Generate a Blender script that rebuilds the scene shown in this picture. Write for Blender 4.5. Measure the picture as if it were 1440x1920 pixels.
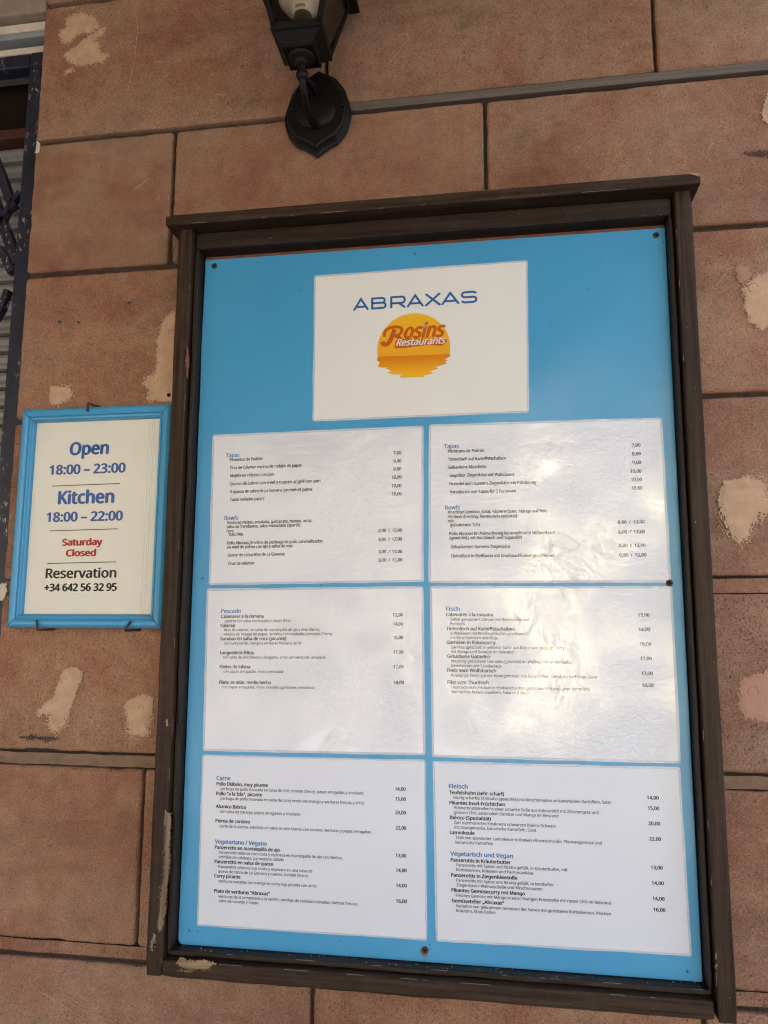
import bpy, bmesh, math, random
import numpy as np
from mathutils import Vector, Matrix, noise

for o in list(bpy.data.objects):
    bpy.data.objects.remove(o)
SC = bpy.context.scene
COL = SC.collection
rnd = random.Random(11)

# ------------------------------------------------------------------ camera
CAM = np.array([0.0, -1.015, 1.55])
FPX = 1425.0
RX = np.array([0.98831111, -0.01726058, -0.15147019])      # world X in camera axes (right, down, forward)
UP = np.array([0.00424981, -0.99006438, 0.14055056])
UP = UP - RX * (RX @ UP)
UP /= np.linalg.norm(UP)
YY = np.cross(UP, RX)
RW = np.stack([RX, YY, UP])
cam_data = bpy.data.cameras.new('camera')
cam = bpy.data.objects.new('camera', cam_data)
COL.objects.link(cam)
cam_data.sensor_fit = 'VERTICAL'
cam_data.sensor_height = 36.0
cam_data.lens = FPX / 1920.0 * 36.0
cam_data.clip_start = 0.05
cam_data.clip_end = 500
right, upv, back = RW @ [1, 0, 0], RW @ [0, -1, 0], RW @ [0, 0, -1]
cam.matrix_world = Matrix(((right[0], upv[0], back[0], CAM[0]), (right[1], upv[1], back[1], CAM[1]),
                           (right[2], upv[2], back[2], CAM[2]), (0, 0, 0, 1)))
SC.camera = cam


def at(px, py, y=0.0):
    """photo pixel -> (x, z) on the vertical plane at depth y (measuring the flat wall and board)"""
    r = RW @ np.array([px - 720.0, py - 960.0, FPX])
    t = (y - CAM[1]) / r[1]
    p = CAM + r * t
    return float(p[0]), float(p[2])


# ------------------------------------------------------------------ light
SUN_EL, SUN_AZ = math.radians(48), math.radians(25)     # the sun stands behind the wall, to the right
world = bpy.data.worlds.new("World")
SC.world = world
world.use_nodes = True
wn = world.node_tree
bg = wn.nodes['Background']
sky = wn.nodes.new('ShaderNodeTexSky')
sky.sky_type = 'NISHITA'
sky.sun_disc = False
sky.sun_elevation = SUN_EL
sky.sun_rotation = SUN_AZ
sky.dust_density = 4.0
bg.inputs[1].default_value = 0.085
wn.links.new(sky.outputs[0], bg.inputs[0])
sd = bpy.data.lights.new('sun', 'SUN')
sd.energy = 5.0
sd.angle = math.radians(0.5)
sd.color = (1.0, 0.95, 0.88)
sun = bpy.data.objects.new('sun', sd)
COL.objects.link(sun)
sdir = Vector((math.sin(SUN_AZ) * math.cos(SUN_EL), math.cos(SUN_AZ) * math.cos(SUN_EL), math.sin(SUN_EL)))
sun.rotation_euler = sdir.to_track_quat('Z', 'Y').to_euler()
sun.location = sdir * 30

SC.view_settings.view_transform = 'Standard'
SC.view_settings.look = 'None'
SC.view_settings.exposure = 3.15
SC.view_settings.gamma = 1
SC.render.engine = 'CYCLES'
SC.cycles.use_denoising = True
SC.cycles.denoising_prefilter = 'NONE'
SC.cycles.use_adaptive_sampling = False
SC.cycles.filter_width = 1.15
SC.cycles.max_bounces = 10
SC.cycles.diffuse_bounces = 6
SC.cycles.glossy_bounces = 4
SC.cycles.transparent_max_bounces = 12
SC.cycles.caustics_reflective = False
SC.cycles.caustics_refractive = False
SC.cycles.sample_clamp_indirect = 6.0


# ------------------------------------------------------------------ helpers
class NT:
    """small wrapper for building node materials"""
    def __init__(self, name):
        self.m = bpy.data.materials.new(name)
        self.m.use_nodes = True
        self.t = self.m.node_tree
        self.b = self.t.nodes['Principled BSDF']
        self.out = self.t.nodes['Material Output']

    def n(self, typ, **kw):
        nd = self.t.nodes.new(typ)
        for k, v in kw.items():
            setattr(nd, k, v)
        return nd

    def l(self, a, b):
        self.t.links.new(a, b)

    def pos(self, scale=(1, 1, 1)):
        g = self.n('ShaderNodeNewGeometry')
        if scale == (1, 1, 1):
            return g.outputs['Position']
        mp = self.n('ShaderNodeMapping')
        mp.inputs['Scale'].default_value = scale
        self.l(g.outputs['Position'], mp.inputs[0])
        return mp.outputs[0]

    def noise(self, vec, scale, detail=4, rough=0.55, dist=0.0):
        t = self.n('ShaderNodeTexNoise')
        t.inputs['Scale'].default_value = scale
        t.inputs['Detail'].default_value = detail
        t.inputs['Roughness'].default_value = rough
        t.inputs['Distortion'].default_value = dist
        self.l(vec, t.inputs['Vector'])
        return t.outputs[0]

    def ramp(self, fac, stops, interp='LINEAR'):
        r = self.n('ShaderNodeValToRGB')
        cr = r.color_ramp
        cr.interpolation = interp
        while len(cr.elements) < len(stops):
            cr.elements.new(0.5)
        for e, (p, c) in zip(cr.elements, stops):
            e.position = p
            e.color = (*c, 1) if isinstance(c, tuple) else (c, c, c, 1)
        self.l(fac, r.inputs[0])
        return r.outputs[0]

    def mix(self, fac, a, b, mode='MIX'):
        x = self.n('ShaderNodeMix', data_type='RGBA', blend_type=mode)
        for s, v in ((0, fac), (6, a), (7, b)):
            if isinstance(v, (int, float)):
                x.inputs[s].default_value = v
            elif isinstance(v, tuple):
                x.inputs[s].default_value = (*v, 1)
            else:
                self.l(v, x.inputs[s])
        return x.outputs[2]

    def math(self, op, a, b=0.0):
        x = self.n('ShaderNodeMath', operation=op)
        for s, v in ((0, a), (1, b)):
            if isinstance(v, (int, float)):
                x.inputs[s].default_value = v
            else:
                self.l(v, x.inputs[s])
        return x.outputs[0]

    def bump(self, h, dist, strength=1.0, normal=None):
        b = self.n('ShaderNodeBump')
        b.inputs['Strength'].default_value = strength
        b.inputs['Distance'].default_value = dist
        self.l(h, b.inputs['Height'])
        if normal is not None:
            self.l(normal, b.inputs['Normal'])
        return b.outputs[0]

    def col(self, v):
        if isinstance(v, tuple):
            self.b.inputs['Base Color'].default_value = (*v, 1)
        else:
            self.l(v, self.b.inputs['Base Color'])

    def rough(self, v):
        if isinstance(v, (int, float)):
            self.b.inputs['Roughness'].default_value = v
        else:
            self.l(v, self.b.inputs['Roughness'])

    def normal(self, v):
        self.l(v, self.b.inputs['Normal'])


def mesh_obj(name, bm, mat, parent=None, smooth=False):
    me = bpy.data.meshes.new(name)
    bmesh.ops.recalc_face_normals(bm, faces=bm.faces)
    if smooth:
        for f in bm.faces:
            f.smooth = True
    bm.to_mesh(me)
    bm.free()
    return link(name, me, mat, parent)


def link(name, me, mat, parent=None):
    o = bpy.data.objects.new(name, me)
    if mat:
        me.materials.append(mat)
    COL.objects.link(o)
    if parent:
        o.parent = parent
        if parent.type == 'EMPTY':
            o.matrix_parent_inverse = Matrix.Translation(-parent.location)
    return o


def thing(name, label, cat, loc, group=None):
    o = bpy.data.objects.new(name, None)
    o.empty_display_size = 0.05
    o.location = loc
    COL.objects.link(o)
    return tag(o, label, cat, group)


def tag(o, label, cat, group=None):
    o['label'] = label
    o['category'] = cat
    if group:
        o['group'] = group
    return o


def struct(name, bm, mat):
    o = mesh_obj(name, bm, mat)
    o['kind'] = 'structure'
    return o


def box(bm, x0, x1, y0, y1, z0, z1, bevel=0.0, seg=2):
    r = bmesh.ops.create_cube(bm, size=1.0)
    vs = r['verts']
    for v in vs:
        v.co = Vector(((x0 + x1) / 2 + v.co.x * (x1 - x0), (y0 + y1) / 2 + v.co.y * (y1 - y0),
                       (z0 + z1) / 2 + v.co.z * (z1 - z0)))
    if bevel:
        es = {e for v in vs for e in v.link_edges}
        bmesh.ops.bevel(bm, geom=list(es), offset=bevel, segments=seg, affect='EDGES', profile=0.6)


def loft(bm, rings, cap0=True, cap1=True, closed=True):
    """rings: list of equal-length point lists"""
    vr = [[bm.verts.new(p) for p in ring] for ring in rings]
    n = len(vr[0])
    for a, b in zip(vr, vr[1:]):
        for i in range(n if closed else n - 1):
            j = (i + 1) % n
            bm.faces.new((a[i], a[j], b[j], b[i]))
    if cap0:
        bm.faces.new(vr[0][::-1])
    if cap1:
        bm.faces.new(vr[-1])
    return vr


def tube(bm, pts, rads, seg=14):
    pts = [Vector(p) for p in pts]
    if isinstance(rads, (int, float)):
        rads = [rads] * len(pts)
    t0 = (pts[1] - pts[0]).normalized()
    u = t0.orthogonal().normalized()
    rings = []
    for i, p in enumerate(pts):
        t = (pts[min(i + 1, len(pts) - 1)] - pts[max(i - 1, 0)]).normalized()
        u = (u - t * u.dot(t)).normalized()
        w = t.cross(u)
        rings.append([p + (u * math.cos(a) + w * math.sin(a)) * rads[i]
                      for a in [2 * math.pi * k / seg for k in range(seg)]])
    loft(bm, rings)


def lathe(bm, prof, centre, axis='Z', seg=28):
    """prof: (radius, height) pairs round an axis through centre"""
    c = Vector(centre)
    rings = []
    for r, h in prof:
        ring = []
        for k in range(seg):
            a = 2 * math.pi * k / seg
            p = (r * math.cos(a), r * math.sin(a), h)
            if axis == 'Y':
                p = (p[0], h, p[1])
            ring.append(c + Vector(p))
        rings.append(ring)
    loft(bm, rings)


def smooth_path(pts, n=8):
    """Catmull-Rom through pts"""
    P = [Vector(p) for p in pts]
    P = [P[0] * 2 - P[1]] + P + [P[-1] * 2 - P[-2]]
    out = []
    for i in range(1, len(P) - 2):
        for k in range(n):
            t = k / n
            a, b, c, d = P[i - 1:i + 3]
            out.append(0.5 * ((2 * b) + (c - a) * t + (2 * a - 5 * b + 4 * c - d) * t * t + (3 * b - a - 3 * c + d) * t ** 3))
    out.append(P[-2])
    return out


# ------------------------------------------------------------------ materials
def stone_material():
    t = NT('sandstone')
    p = t.pos()
    at_ = t.n('ShaderNodeAttribute', attribute_name='tint')
    sep = t.n('ShaderNodeSeparateColor')
    t.l(at_.outputs['Color'], sep.inputs[0])
    big = t.noise(p, 7.5, 5, 0.6, 0.4)
    base = t.ramp(big, [(0.32, (0.300, 0.137, 0.083)), (0.45, (0.333, 0.171, 0.104)), (0.56, (0.352, 0.202, 0.124)),
                        (0.66, (0.290, 0.176, 0.109))])
    cloud = t.noise(t.pos((3.0, 3.0, 8.0)), 1.0, 5, 0.65, 0.5)
    base = t.mix(1.0, base, t.ramp(cloud, [(0.32, (0.80, 0.77, 0.74)), (0.5, (1.0, 1.0, 1.0)), (0.68, (1.10, 1.12, 1.15))]), 'MULTIPLY')
    mid = t.noise(p, 38, 4, 0.6)
    base = t.mix(0.5, base, t.ramp(mid, [(0.3, 0.58), (0.7, 1.06)]), 'MULTIPLY')
    base = t.mix(0.8, base, at_.outputs['Color'], 'MULTIPLY')
    fine = t.noise(p, 620, 3, 0.7)
    base = t.mix(0.75, base, t.ramp(fine, [(0.32, 0.48), (0.5, 0.97), (0.68, 1.48)]), 'MULTIPLY')
    # pits: more of them where the block is coarse (alpha of tint) and in patches
    pit = t.noise(p, 330, 2, 0.5)
    patch = t.noise(p, 9, 3, 0.5)
    coarse = t.math('MULTIPLY', at_.outputs['Alpha'], t.ramp(patch, [(0.35, 0.25), (0.6, 1.0)]))
    thr = t.math('SUBTRACT', 0.335, t.math('MULTIPLY', coarse, -0.15))
    pm = t.math('MULTIPLY', t.math('SUBTRACT', thr, pit), 22.0)
    pm = t.n('ShaderNodeClamp').inputs[0].node if False else pm
    cl = t.n('ShaderNodeClamp')
    t.l(pm, cl.inputs[0])
    base = t.mix(t.math('MULTIPLY', cl.outputs[0], 0.62), base, (0.075, 0.045, 0.03))
    # rare light grains
    gr = t.noise(p, 260, 2, 0.5)
    g2 = t.ramp(gr, [(0.70, 0.0), (0.76, 1.0)])
    base = t.mix(t.math('MULTIPLY', g2, 0.45), base, (0.55, 0.42, 0.33))
    t.col(base)
    t.rough(0.92)
    t.b.inputs['Specular IOR Level'].default_value = 0.2
    h = t.math('ADD', t.math('MULTIPLY', fine, 0.7), t.math('MULTIPLY', cl.outputs[0], -0.9))
    n1 = t.bump(h, 0.0012, 0.8)
    n2 = t.bump(mid, 0.004, 0.5, n1)
    t.normal(n2)
    return t.m


def plain(name, col, rough=0.7, spec=0.5, var=0.15, scale=40, bump=0.0, bscale=200, metal=0.0):
    t = NT(name)
    p = t.pos()
    nz = t.noise(p, scale, 5, 0.6)
    c = t.ramp(nz, [(0.25, tuple(v * (1 - var) for v in col)), (0.75, tuple(min(1, v * (1 + var)) for v in col))])
    t.col(c)
    t.rough(rough)
    t.b.inputs['Specular IOR Level'].default_value = spec
    t.b.inputs['Metallic'].default_value = metal
    if bump:
        t.normal(t.bump(t.noise(p, bscale, 4, 0.6), bump, 1.0))
    return t.m


def wood_material(name, c0, c1, axis, rough=0.42, dust=0.5, grain=170):
    t = NT(name)
    s = {'X': (5, grain, grain), 'Z': (grain, grain, 5)}[axis]
    p = t.pos(s)
    q = t.pos()
    g = t.noise(p, 1.0, 5, 0.65, 0.3)
    c = t.ramp(g, [(0.33, c0), (0.67, c1)])
    wear = t.noise(q, 26, 5, 0.7)
    c = t.mix(t.ramp(wear, [(0.52, 0.0), (0.78, dust * 0.6)]), c, (0.105, 0.074, 0.052))
    spk = t.noise(q, 420, 2, 0.5)
    c = t.mix(t.ramp(spk, [(0.745, 0.0), (0.775, 0.55)]), c, (0.5, 0.42, 0.35))
    t.col(c)
    t.rough(t.ramp(wear, [(0.3, rough), (0.8, rough + 0.2)]))
    t.b.inputs['Specular IOR Level'].default_value = 0.14
    t.normal(t.bump(g, 0.0006, 0.55))
    return t.m


M = {}
M['stone'] = stone_material()
M['mortar'] = plain('mortar', (0.058, 0.042, 0.032), 0.95, 0.1, 0.3, 60, 0.001, 500)
M['batten'] = wood_material('weathered_batten', (0.105, 0.082, 0.066), (0.165, 0.132, 0.108), 'X', 0.6, 0.3)
M['wood_x'] = wood_material('dark_stained_wood', (0.020, 0.011, 0.0065), (0.060, 0.036, 0.022), 'X')
M['wood_z'] = wood_material('dark_stained_wood_upright', (0.020, 0.011, 0.0065), (0.060, 0.036, 0.022), 'Z')
M['trim_x'] = wood_material('dark_trim', (0.018, 0.0115, 0.008), (0.040, 0.026, 0.019), 'X', 0.34, 0.25)
M['trim_z'] = wood_material('dark_trim_upright', (0.018, 0.0115, 0.008), (0.040, 0.026, 0.019), 'Z', 0.34, 0.25)
M['bare'] = wood_material('bare_wood_split', (0.05, 0.03, 0.016), (0.42, 0.29, 0.155), 'X', 0.8, 0.5, 110)
M['bare_z'] = wood_material('bare_wood_split_upright', (0.045, 0.03, 0.018), (0.36, 0.26, 0.155), 'Z', 0.8, 0.7, 110)
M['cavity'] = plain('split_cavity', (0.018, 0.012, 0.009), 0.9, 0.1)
M['backing'] = plain('red_brown_backing', (0.17, 0.07, 0.045), 0.7, 0.3, 0.25, 60)
M['putty'] = plain('beige_filler', (0.50, 0.325, 0.205), 0.9, 0.15, 0.2, 45, 0.0008, 160)
M['putty_pink'] = plain('pink_filler', (0.44, 0.24, 0.165), 0.9, 0.15, 0.08, 30, 0.0008, 160)
M['putty_dull'] = plain('dull_filler', (0.37, 0.205, 0.13), 0.9, 0.15, 0.08, 60, 0.0008, 160)
M['cream'] = plain('cream_paint', (0.58, 0.50, 0.40), 0.7, 0.3, 0.18, 50, 0.0006, 240)
M['black_iron'] = plain('black_cast_iron', (0.0045, 0.0038, 0.003), 0.5, 0.2, 0.3, 60, 0.0006, 260)
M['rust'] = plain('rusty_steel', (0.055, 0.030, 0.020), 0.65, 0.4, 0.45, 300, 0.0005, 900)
M['rust_stain'] = plain('rust_stain', (0.22, 0.15, 0.10), 0.7, 0.3, 0.3, 300)
M['speck'] = plain('dark_speck', (0.02, 0.03, 0.035), 0.7, 0.2)
M['stain'] = plain('dark_stain', (0.075, 0.055, 0.043), 0.95, 0.1, 0.4, 200)
M['scratch'] = plain('pale_scratch', (0.50, 0.38, 0.28), 0.95, 0.1, 0.3, 200)
M['plug'] = plain('grey_wall_plug', (0.20, 0.19, 0.165), 0.6, 0.4, 0.2, 200)
M['hole'] = plain('hole_dark', (0.015, 0.010, 0.008), 0.95, 0.05)
M['white_plastic'] = plain('white_bulb', (0.78, 0.76, 0.70), 0.35, 0.5, 0.02)
M['bulb_label'] = plain('bulb_print', (0.42, 0.30, 0.26), 0.6, 0.3, 0.3, 900)
M['screw'] = plain('dark_screw', (0.060, 0.048, 0.040), 0.4, 0.5, 0.4, 500, 0.0003, 900, 0.6)


def blue_paint(name, bumpd, rough, warp=0.0):
    t = NT(name)
    p = t.pos()
    nz = t.noise(p, 5, 4, 0.5)
    c = t.ramp(nz, [(0.3, (0.056, 0.292, 0.505)), (0.7, (0.068, 0.322, 0.540))])
    sp = t.noise(p, 170, 2, 0.5)
    c = t.mix(t.ramp(sp, [(0.765, 0.0), (0.785, 0.7)]), c, (0.02, 0.06, 0.09))
    t.col(c)
    t.rough(rough)
    t.b.inputs['Specular IOR Level'].default_value = 0.5
    n1 = t.bump(t.noise(p, 55, 3, 0.5), bumpd, 0.6)
    n0 = t.bump(t.noise(p, 4.5, 1, 0.4, 0.0), warp, 1.0, n1)
    t.normal(t.bump(t.noise(p, 700, 2, 0.5), 0.0001, 0.5, n0))
    return t.m


M['blue'] = blue_paint('blue_panel_paint', 0.0004, 0.25, 0.008)
M['blue_frame'] = blue_paint('blue_frame_paint', 0.0006, 0.30)


FINISH = {'film': (0.0026, 0.0018, 0.045, 3.2), 'film_flat': (0.0010, 0.0001, 0.16, 0.6), 'film_sign': (0.0016, 0.0001, 0.05, 1.0)}


def laminate(t, finish):
    """clear film over print and paper alike: its wrinkles mirror the street"""
    coarse, fine, rough, gain = FINISH[finish]
    p = t.pos()
    q = t.pos((1.0, 1.0, 1.25))
    wmask = t.ramp(t.noise(p, 9, 2, 0.5), [(0.38, 0.1), (0.62, 1.0)])
    h1 = t.noise(q, 13, 3, 0.5, 0.5)
    h2 = t.math('MULTIPLY', t.noise(q, 190, 4, 0.6, 0.7), wmask)
    n1 = t.bump(h1, coarse, 1.0)
    n2 = t.bump(h2, fine, 1.0, n1)
    gl = t.n('ShaderNodeBsdfGlossy')
    gl.inputs['Roughness'].default_value = rough
    t.l(n2, gl.inputs['Normal'])
    fr = t.n('ShaderNodeFresnel')
    fr.inputs['IOR'].default_value = 1.55
    t.l(n2, fr.inputs['Normal'])
    ms = t.n('ShaderNodeMixShader')
    t.l(t.math('MULTIPLY', fr.outputs[0], gain), ms.inputs[0])
    t.l(t.b.outputs[0], ms.inputs[1])
    t.l(gl.outputs[0], ms.inputs[2])
    t.l(ms.outputs[0], t.out.inputs[0])


def seal_material():
    t = NT('laminate_seal')
    tr = t.n('ShaderNodeBsdfTransparent')
    ms = t.n('ShaderNodeMixShader')
    ms.inputs[0].default_value = 0.48
    t.b.inputs['Base Color'].default_value = (0.80, 0.83, 0.83, 1)
    t.b.inputs['Roughness'].default_value = 0.1
    t.b.inputs['Specular IOR Level'].default_value = 0.8
    t.normal(t.bump(t.noise(t.pos(), 60, 3, 0.5), 0.002))
    t.l(tr.outputs[0], ms.inputs[1])
    t.l(t.b.outputs[0], ms.inputs[2])
    t.l(ms.outputs[0], t.out.inputs[0])
    return t.m


M['seal'] = seal_material()


def glass_material():
    t = NT('lantern_glass')
    t.t.nodes.remove(t.b)
    tr = t.n('ShaderNodeBsdfTransparent')
    tr.inputs[0].default_value = (0.90, 0.87, 0.82, 1)
    gl = t.n('ShaderNodeBsdfGlossy')
    gl.inputs['Roughness'].default_value = 0.12
    fr = t.n('ShaderNodeFresnel')
    fr.inputs['IOR'].default_value = 1.5
    ms = t.n('ShaderNodeMixShader')
    t.l(fr.outputs[0], ms.inputs[0])
    t.l(tr.outputs[0], ms.inputs[1])
    t.l(gl.outputs[0], ms.inputs[2])
    t.l(ms.outputs[0], t.out.inputs[0])
    return t.m


M['glass'] = glass_material()


def peeling_iron():
    t = NT('peeling_navy_iron')
    p = t.pos()
    c = t.ramp(t.noise(p, 25, 4, 0.6), [(0.3, (0.012, 0.013, 0.022)), (0.7, (0.020, 0.024, 0.042))])
    chips = t.noise(t.pos((1, 1, 0.6)), 130, 5, 0.7)
    region = t.noise(p, 14, 3, 0.5)
    m = t.math('MULTIPLY', t.ramp(chips, [(0.57, 0.0), (0.60, 1.0)]), t.ramp(region, [(0.50, 0.0), (0.58, 1.0)]))
    c = t.mix(m, c, (0.42, 0.38, 0.30))
    r = t.math('MULTIPLY', t.ramp(t.noise(p, 90, 3, 0.6), [(0.66, 0.0), (0.70, 1.0)]), 0.8)
    c = t.mix(r, c, (0.10, 0.035, 0.012))
    t.col(c)
    t.rough(0.4)
    t.normal(t.bump(chips, 0.0012, 0.7))
    return t.m


M['peeling'] = peeling_iron()


INKS = {'ink_black': (0.010, 0.0095, 0.010), 'ink_grey': (0.020, 0.019, 0.020), 'ink_blue': (0.035, 0.165, 0.42), 'ink_logo': (0.026, 0.125, 0.32),
        'ink_sign': (0.030, 0.100, 0.30), 'ink_red': (0.42, 0.016, 0.022), 'ink_orange': (0.52, 0.105, 0.012), 'ink_white': (0.72, 0.66, 0.56), 'ink_star': (0.33, 0.33, 0.30)}
PAPERS = {'paper': (0.715, 0.715, 0.73), 'paper_title': (0.76, 0.735, 0.66), 'paper_sign': (0.76, 0.72, 0.60)}
SHEET_MATS = {}


def ink(name, finish):
    k = (name, finish)
    if k not in SHEET_MATS:
        t = NT(name + '_' + finish)
        t.col(INKS[name])
        t.rough(0.8)
        t.b.inputs['Specular IOR Level'].default_value = 0.1
        laminate(t, finish)
        SHEET_MATS[k] = t.m
    return SHEET_MATS[k]


def paper_mat(name, finish):
    k = (name, finish)
    if k not in SHEET_MATS:
        t = NT(name + '_' + finish)
        c = PAPERS[name]
        t.col(t.ramp(t.noise(t.pos(), 14, 4, 0.5), [(0.3, tuple(v * 0.975 for v in c)), (0.7, c)]))
        t.rough(0.85)
        t.b.inputs['Specular IOR Level'].default_value = 0.1
        laminate(t, finish)
        SHEET_MATS[k] = t.m
    return SHEET_MATS[k]


def sun_ink(name, stops, z0, z1):
    """printed colour gradient of the logo, bound to the sheet's height"""
    t = NT(name)
    sx = t.n('ShaderNodeSeparateXYZ')
    t.l(t.pos(), sx.inputs[0])
    f = t.math('DIVIDE', t.math('SUBTRACT', sx.outputs[2], z0), z1 - z0)
    t.col(t.ramp(f, stops))
    t.rough(0.8)
    t.b.inputs['Specular IOR Level'].default_value = 0.1
    laminate(t, 'film_flat')
    return t.m


# ------------------------------------------------------------------ the place around (out of view; houses and tree added to shape the reflections)
bm = bmesh.new()
box(bm, -30, 30, -40, 0.6, -0.3, 0.0)
M['paving'] = plain('pale_paving', (0.20, 0.195, 0.19), 0.8, 0.3, 0.2, 3, 0.002, 60)
struct('ground', bm, M['paving'])

awning = thing('awning', 'wide brown awning over the shop front, just above the lantern', 'awning', (0, 0, 2.64))
bm = bmesh.new()
loft(bm, [[(-7, 0.0, 2.64), (0.5, 0.0, 2.64), (0.5, -2.2, 2.42), (-7, -2.2, 2.42)],
          [(-7, 0.0, 2.68), (0.5, 0.0, 2.68), (0.5, -2.2, 2.46), (-7, -2.2, 2.46)]])
M['awning'] = plain('awning_cloth', (0.25, 0.15, 0.085), 0.9, 0.1, 0.08, 20)
mesh_obj('cloth', bm, M['awning'], awning)
bm = bmesh.new()
box(bm, -7, 0.5, -2.26, -2.201, 2.34, 2.47, 0.008)
mesh_obj('valance', bm, M['awning'], awning)
bm = bmesh.new()
box(bm, 0.36, 0.44, -2.36, -2.28, 0, 2.45, 0.006)
mesh_obj('post', bm, plain('awning_post', (0.04, 0.035, 0.03), 0.6, 0.3), awning)  # unseen post, added as a dark upright in the mirrored street

M['house_dark'] = plain('dark_shutter', (0.06, 0.07, 0.05), 0.6, 0.3)


def added_house(label, x0, x1, hgt, col, wins):  # unseen house, added to cover the sky and shape the sheet reflections
    h = thing('added_house', label, 'house', ((x0 + x1) / 2, -9.5, 0))
    b_ = bmesh.new()
    box(b_, x0, x1, -13, -9.5, 0, hgt)
    mesh_obj('wall', b_, plain('house_render', col, 0.9, 0.2, 0.06, 2), h)
    for wx, wz, hh in wins:
        b_ = bmesh.new()
        box(b_, wx, wx + 0.95, -9.56, -9.499, wz, wz + hh, 0.01)
        mesh_obj('window', b_, M['house_dark'], h)


added_house('added sunlit pale yellow house, out of view, mirrored brightest in the glossy sheets', 0.1, 2.7, 3.9, (0.82, 0.74, 0.54), [(1.6, 0.9, 1.2)])
added_house('added dull grey brown house, out of view, left of the yellow one', -1.6, 0.05, 4.8, (0.19, 0.17, 0.15), [(-1.2, 1.0, 1.2)])
added_house('added tall dark brown house, out of view, at the far left', -16, -1.65, 4.8, (0.085, 0.07, 0.06), [(-6.6, 0, 2.1), (-4.2, 0.9, 1.2)])
added_house('added low olive brown house, out of view, right of the yellow one', 2.75, 5.4, 4.8, (0.12, 0.105, 0.07), [(3.4, 0.0, 2.1)])

tree = thing('added_tree', 'added leafy tree, out of view, mirrored as dark broken patches in the glossy sheets', 'tree', (0.9, -7.6, 0))  # unseen tree, added to break the mirrored house into dark patches
bm = bmesh.new()
tube(bm, smooth_path([(0.9, -7.6, 0), (0.93, -7.6, 0.8), (0.86, -7.55, 1.6), (0.95, -7.6, 2.6)], 5), [0.11 - 0.003 * i for i in range(16)], 10)
for k in range(6):
    a_ = k * 1.05
    tube(bm, smooth_path([(0.9, -7.58, 1.5 + 0.1 * k), (0.9 + 0.5 * math.cos(a_), -7.58 + 0.5 * math.sin(a_), 2.0 + 0.12 * k), (0.9 + 1.0 * math.cos(a_), -7.58 + 1.0 * math.sin(a_), 2.3 + 0.2 * k)], 4), [0.05 - 0.005 * i for i in range(9)], 6)
mesh_obj('trunk', bm, plain('bark', (0.09, 0.065, 0.045), 0.9, 0.1, 0.3, 20), tree)
bm = bmesh.new()
rl = random.Random(5)
clumps = [Vector((0.9 + rl.gauss(0, 0.55), -7.6 + rl.gauss(0, 0.4), 2.35 + rl.gauss(0, 0.4))) for _ in range(26)]
for c_ in clumps:
    for _ in range(60):
        p_ = c_ + Vector((rl.gauss(0, 0.16), rl.gauss(0, 0.16), rl.gauss(0, 0.13)))
        u_ = Vector((rl.gauss(0, 1), rl.gauss(0, 1), rl.gauss(0, 1))).normalized() * 0.055
        w_ = u_.orthogonal().normalized() * 0.03
        bm.faces.new([bm.verts.new(p_ + q_) for q_ in (u_, w_, -u_, -w_)])
mesh_obj('crown', bm, plain('leaf_green', (0.05, 0.085, 0.03), 0.6, 0.3, 0.3, 8), tree)

# ------------------------------------------------------------------ the stone wall
wall = thing('stone_wall', 'reddish brown sandstone block wall with patched filler spots', 'wall', (0, 0, 0))


def stone_block(bm, tl, x0, x1, z0, z1, proud, ch, tint, seed, inset_top=None):
    """one dressed block: uneven chamfered edge, flat face"""
    step = 0.006
    pts = []
    nx, nz = max(3, int((x1 - x0) / step)), max(3, int((z1 - z0) / step))
    r = 0.004
    for i in range(nx):
        pts.append((x0 + (x1 - x0) * i / nx, z0, 0, -1))
    for i in range(nz):
        pts.append((x1, z0 + (z1 - z0) * i / nz, 1, 0))
    for i in range(nx):
        pts.append((x1 - (x1 - x0) * i / nx, z1, 0, 1))
    for i in range(nz):
        pts.append((x0, z1 - (z1 - z0) * i / nz, -1, 0))
    cx, cz = (x0 + x1) / 2, (z0 + z1) / 2

    def ring(ins, y, amp):
        out = []
        for (x, z, ax, az) in pts:
            n1 = noise.noise(Vector((x * 60 + seed, z * 60, 3.1))) + 0.7 * noise.noise(Vector((x * 190, z * 190, seed)))
            chip = max(0.0, noise.noise(Vector((x * 22, z * 22, seed * 1.7))) - 0.32) * 4
            d = ins + amp * n1 + chip * amp * 1.6
            # distance-limited inward move for both axes near the corners
            qx = min(max(x, x0 + d), x1 - d)
            qz = min(max(z, z0 + d), z1 - d)
            # round corners a little
            dx, dz = min(x - x0, x1 - x), min(z - z0, z1 - z)
            if max(dx, dz) < r:
                k = (r - max(dx, dz)) * 0.35
                qx += k if qx < cx else -k
                qz += k if qz < cz else -k
            out.append((qx, y, qz))
        return out

    rings = [ring(0, 0.03, 0), ring(0.0006, ch * 1.15 - proud, 0.0007), ring(ch * 0.35, ch * 0.45 - proud, 0.0008),
             ring(ch, -proud, 0.0011)]
    nv0 = len(bm.verts)
    loft(bm, rings, cap0=False)
    bm.verts.ensure_lookup_table()
    for v in bm.verts[nv0:]:
        v[tl] = tint


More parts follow.
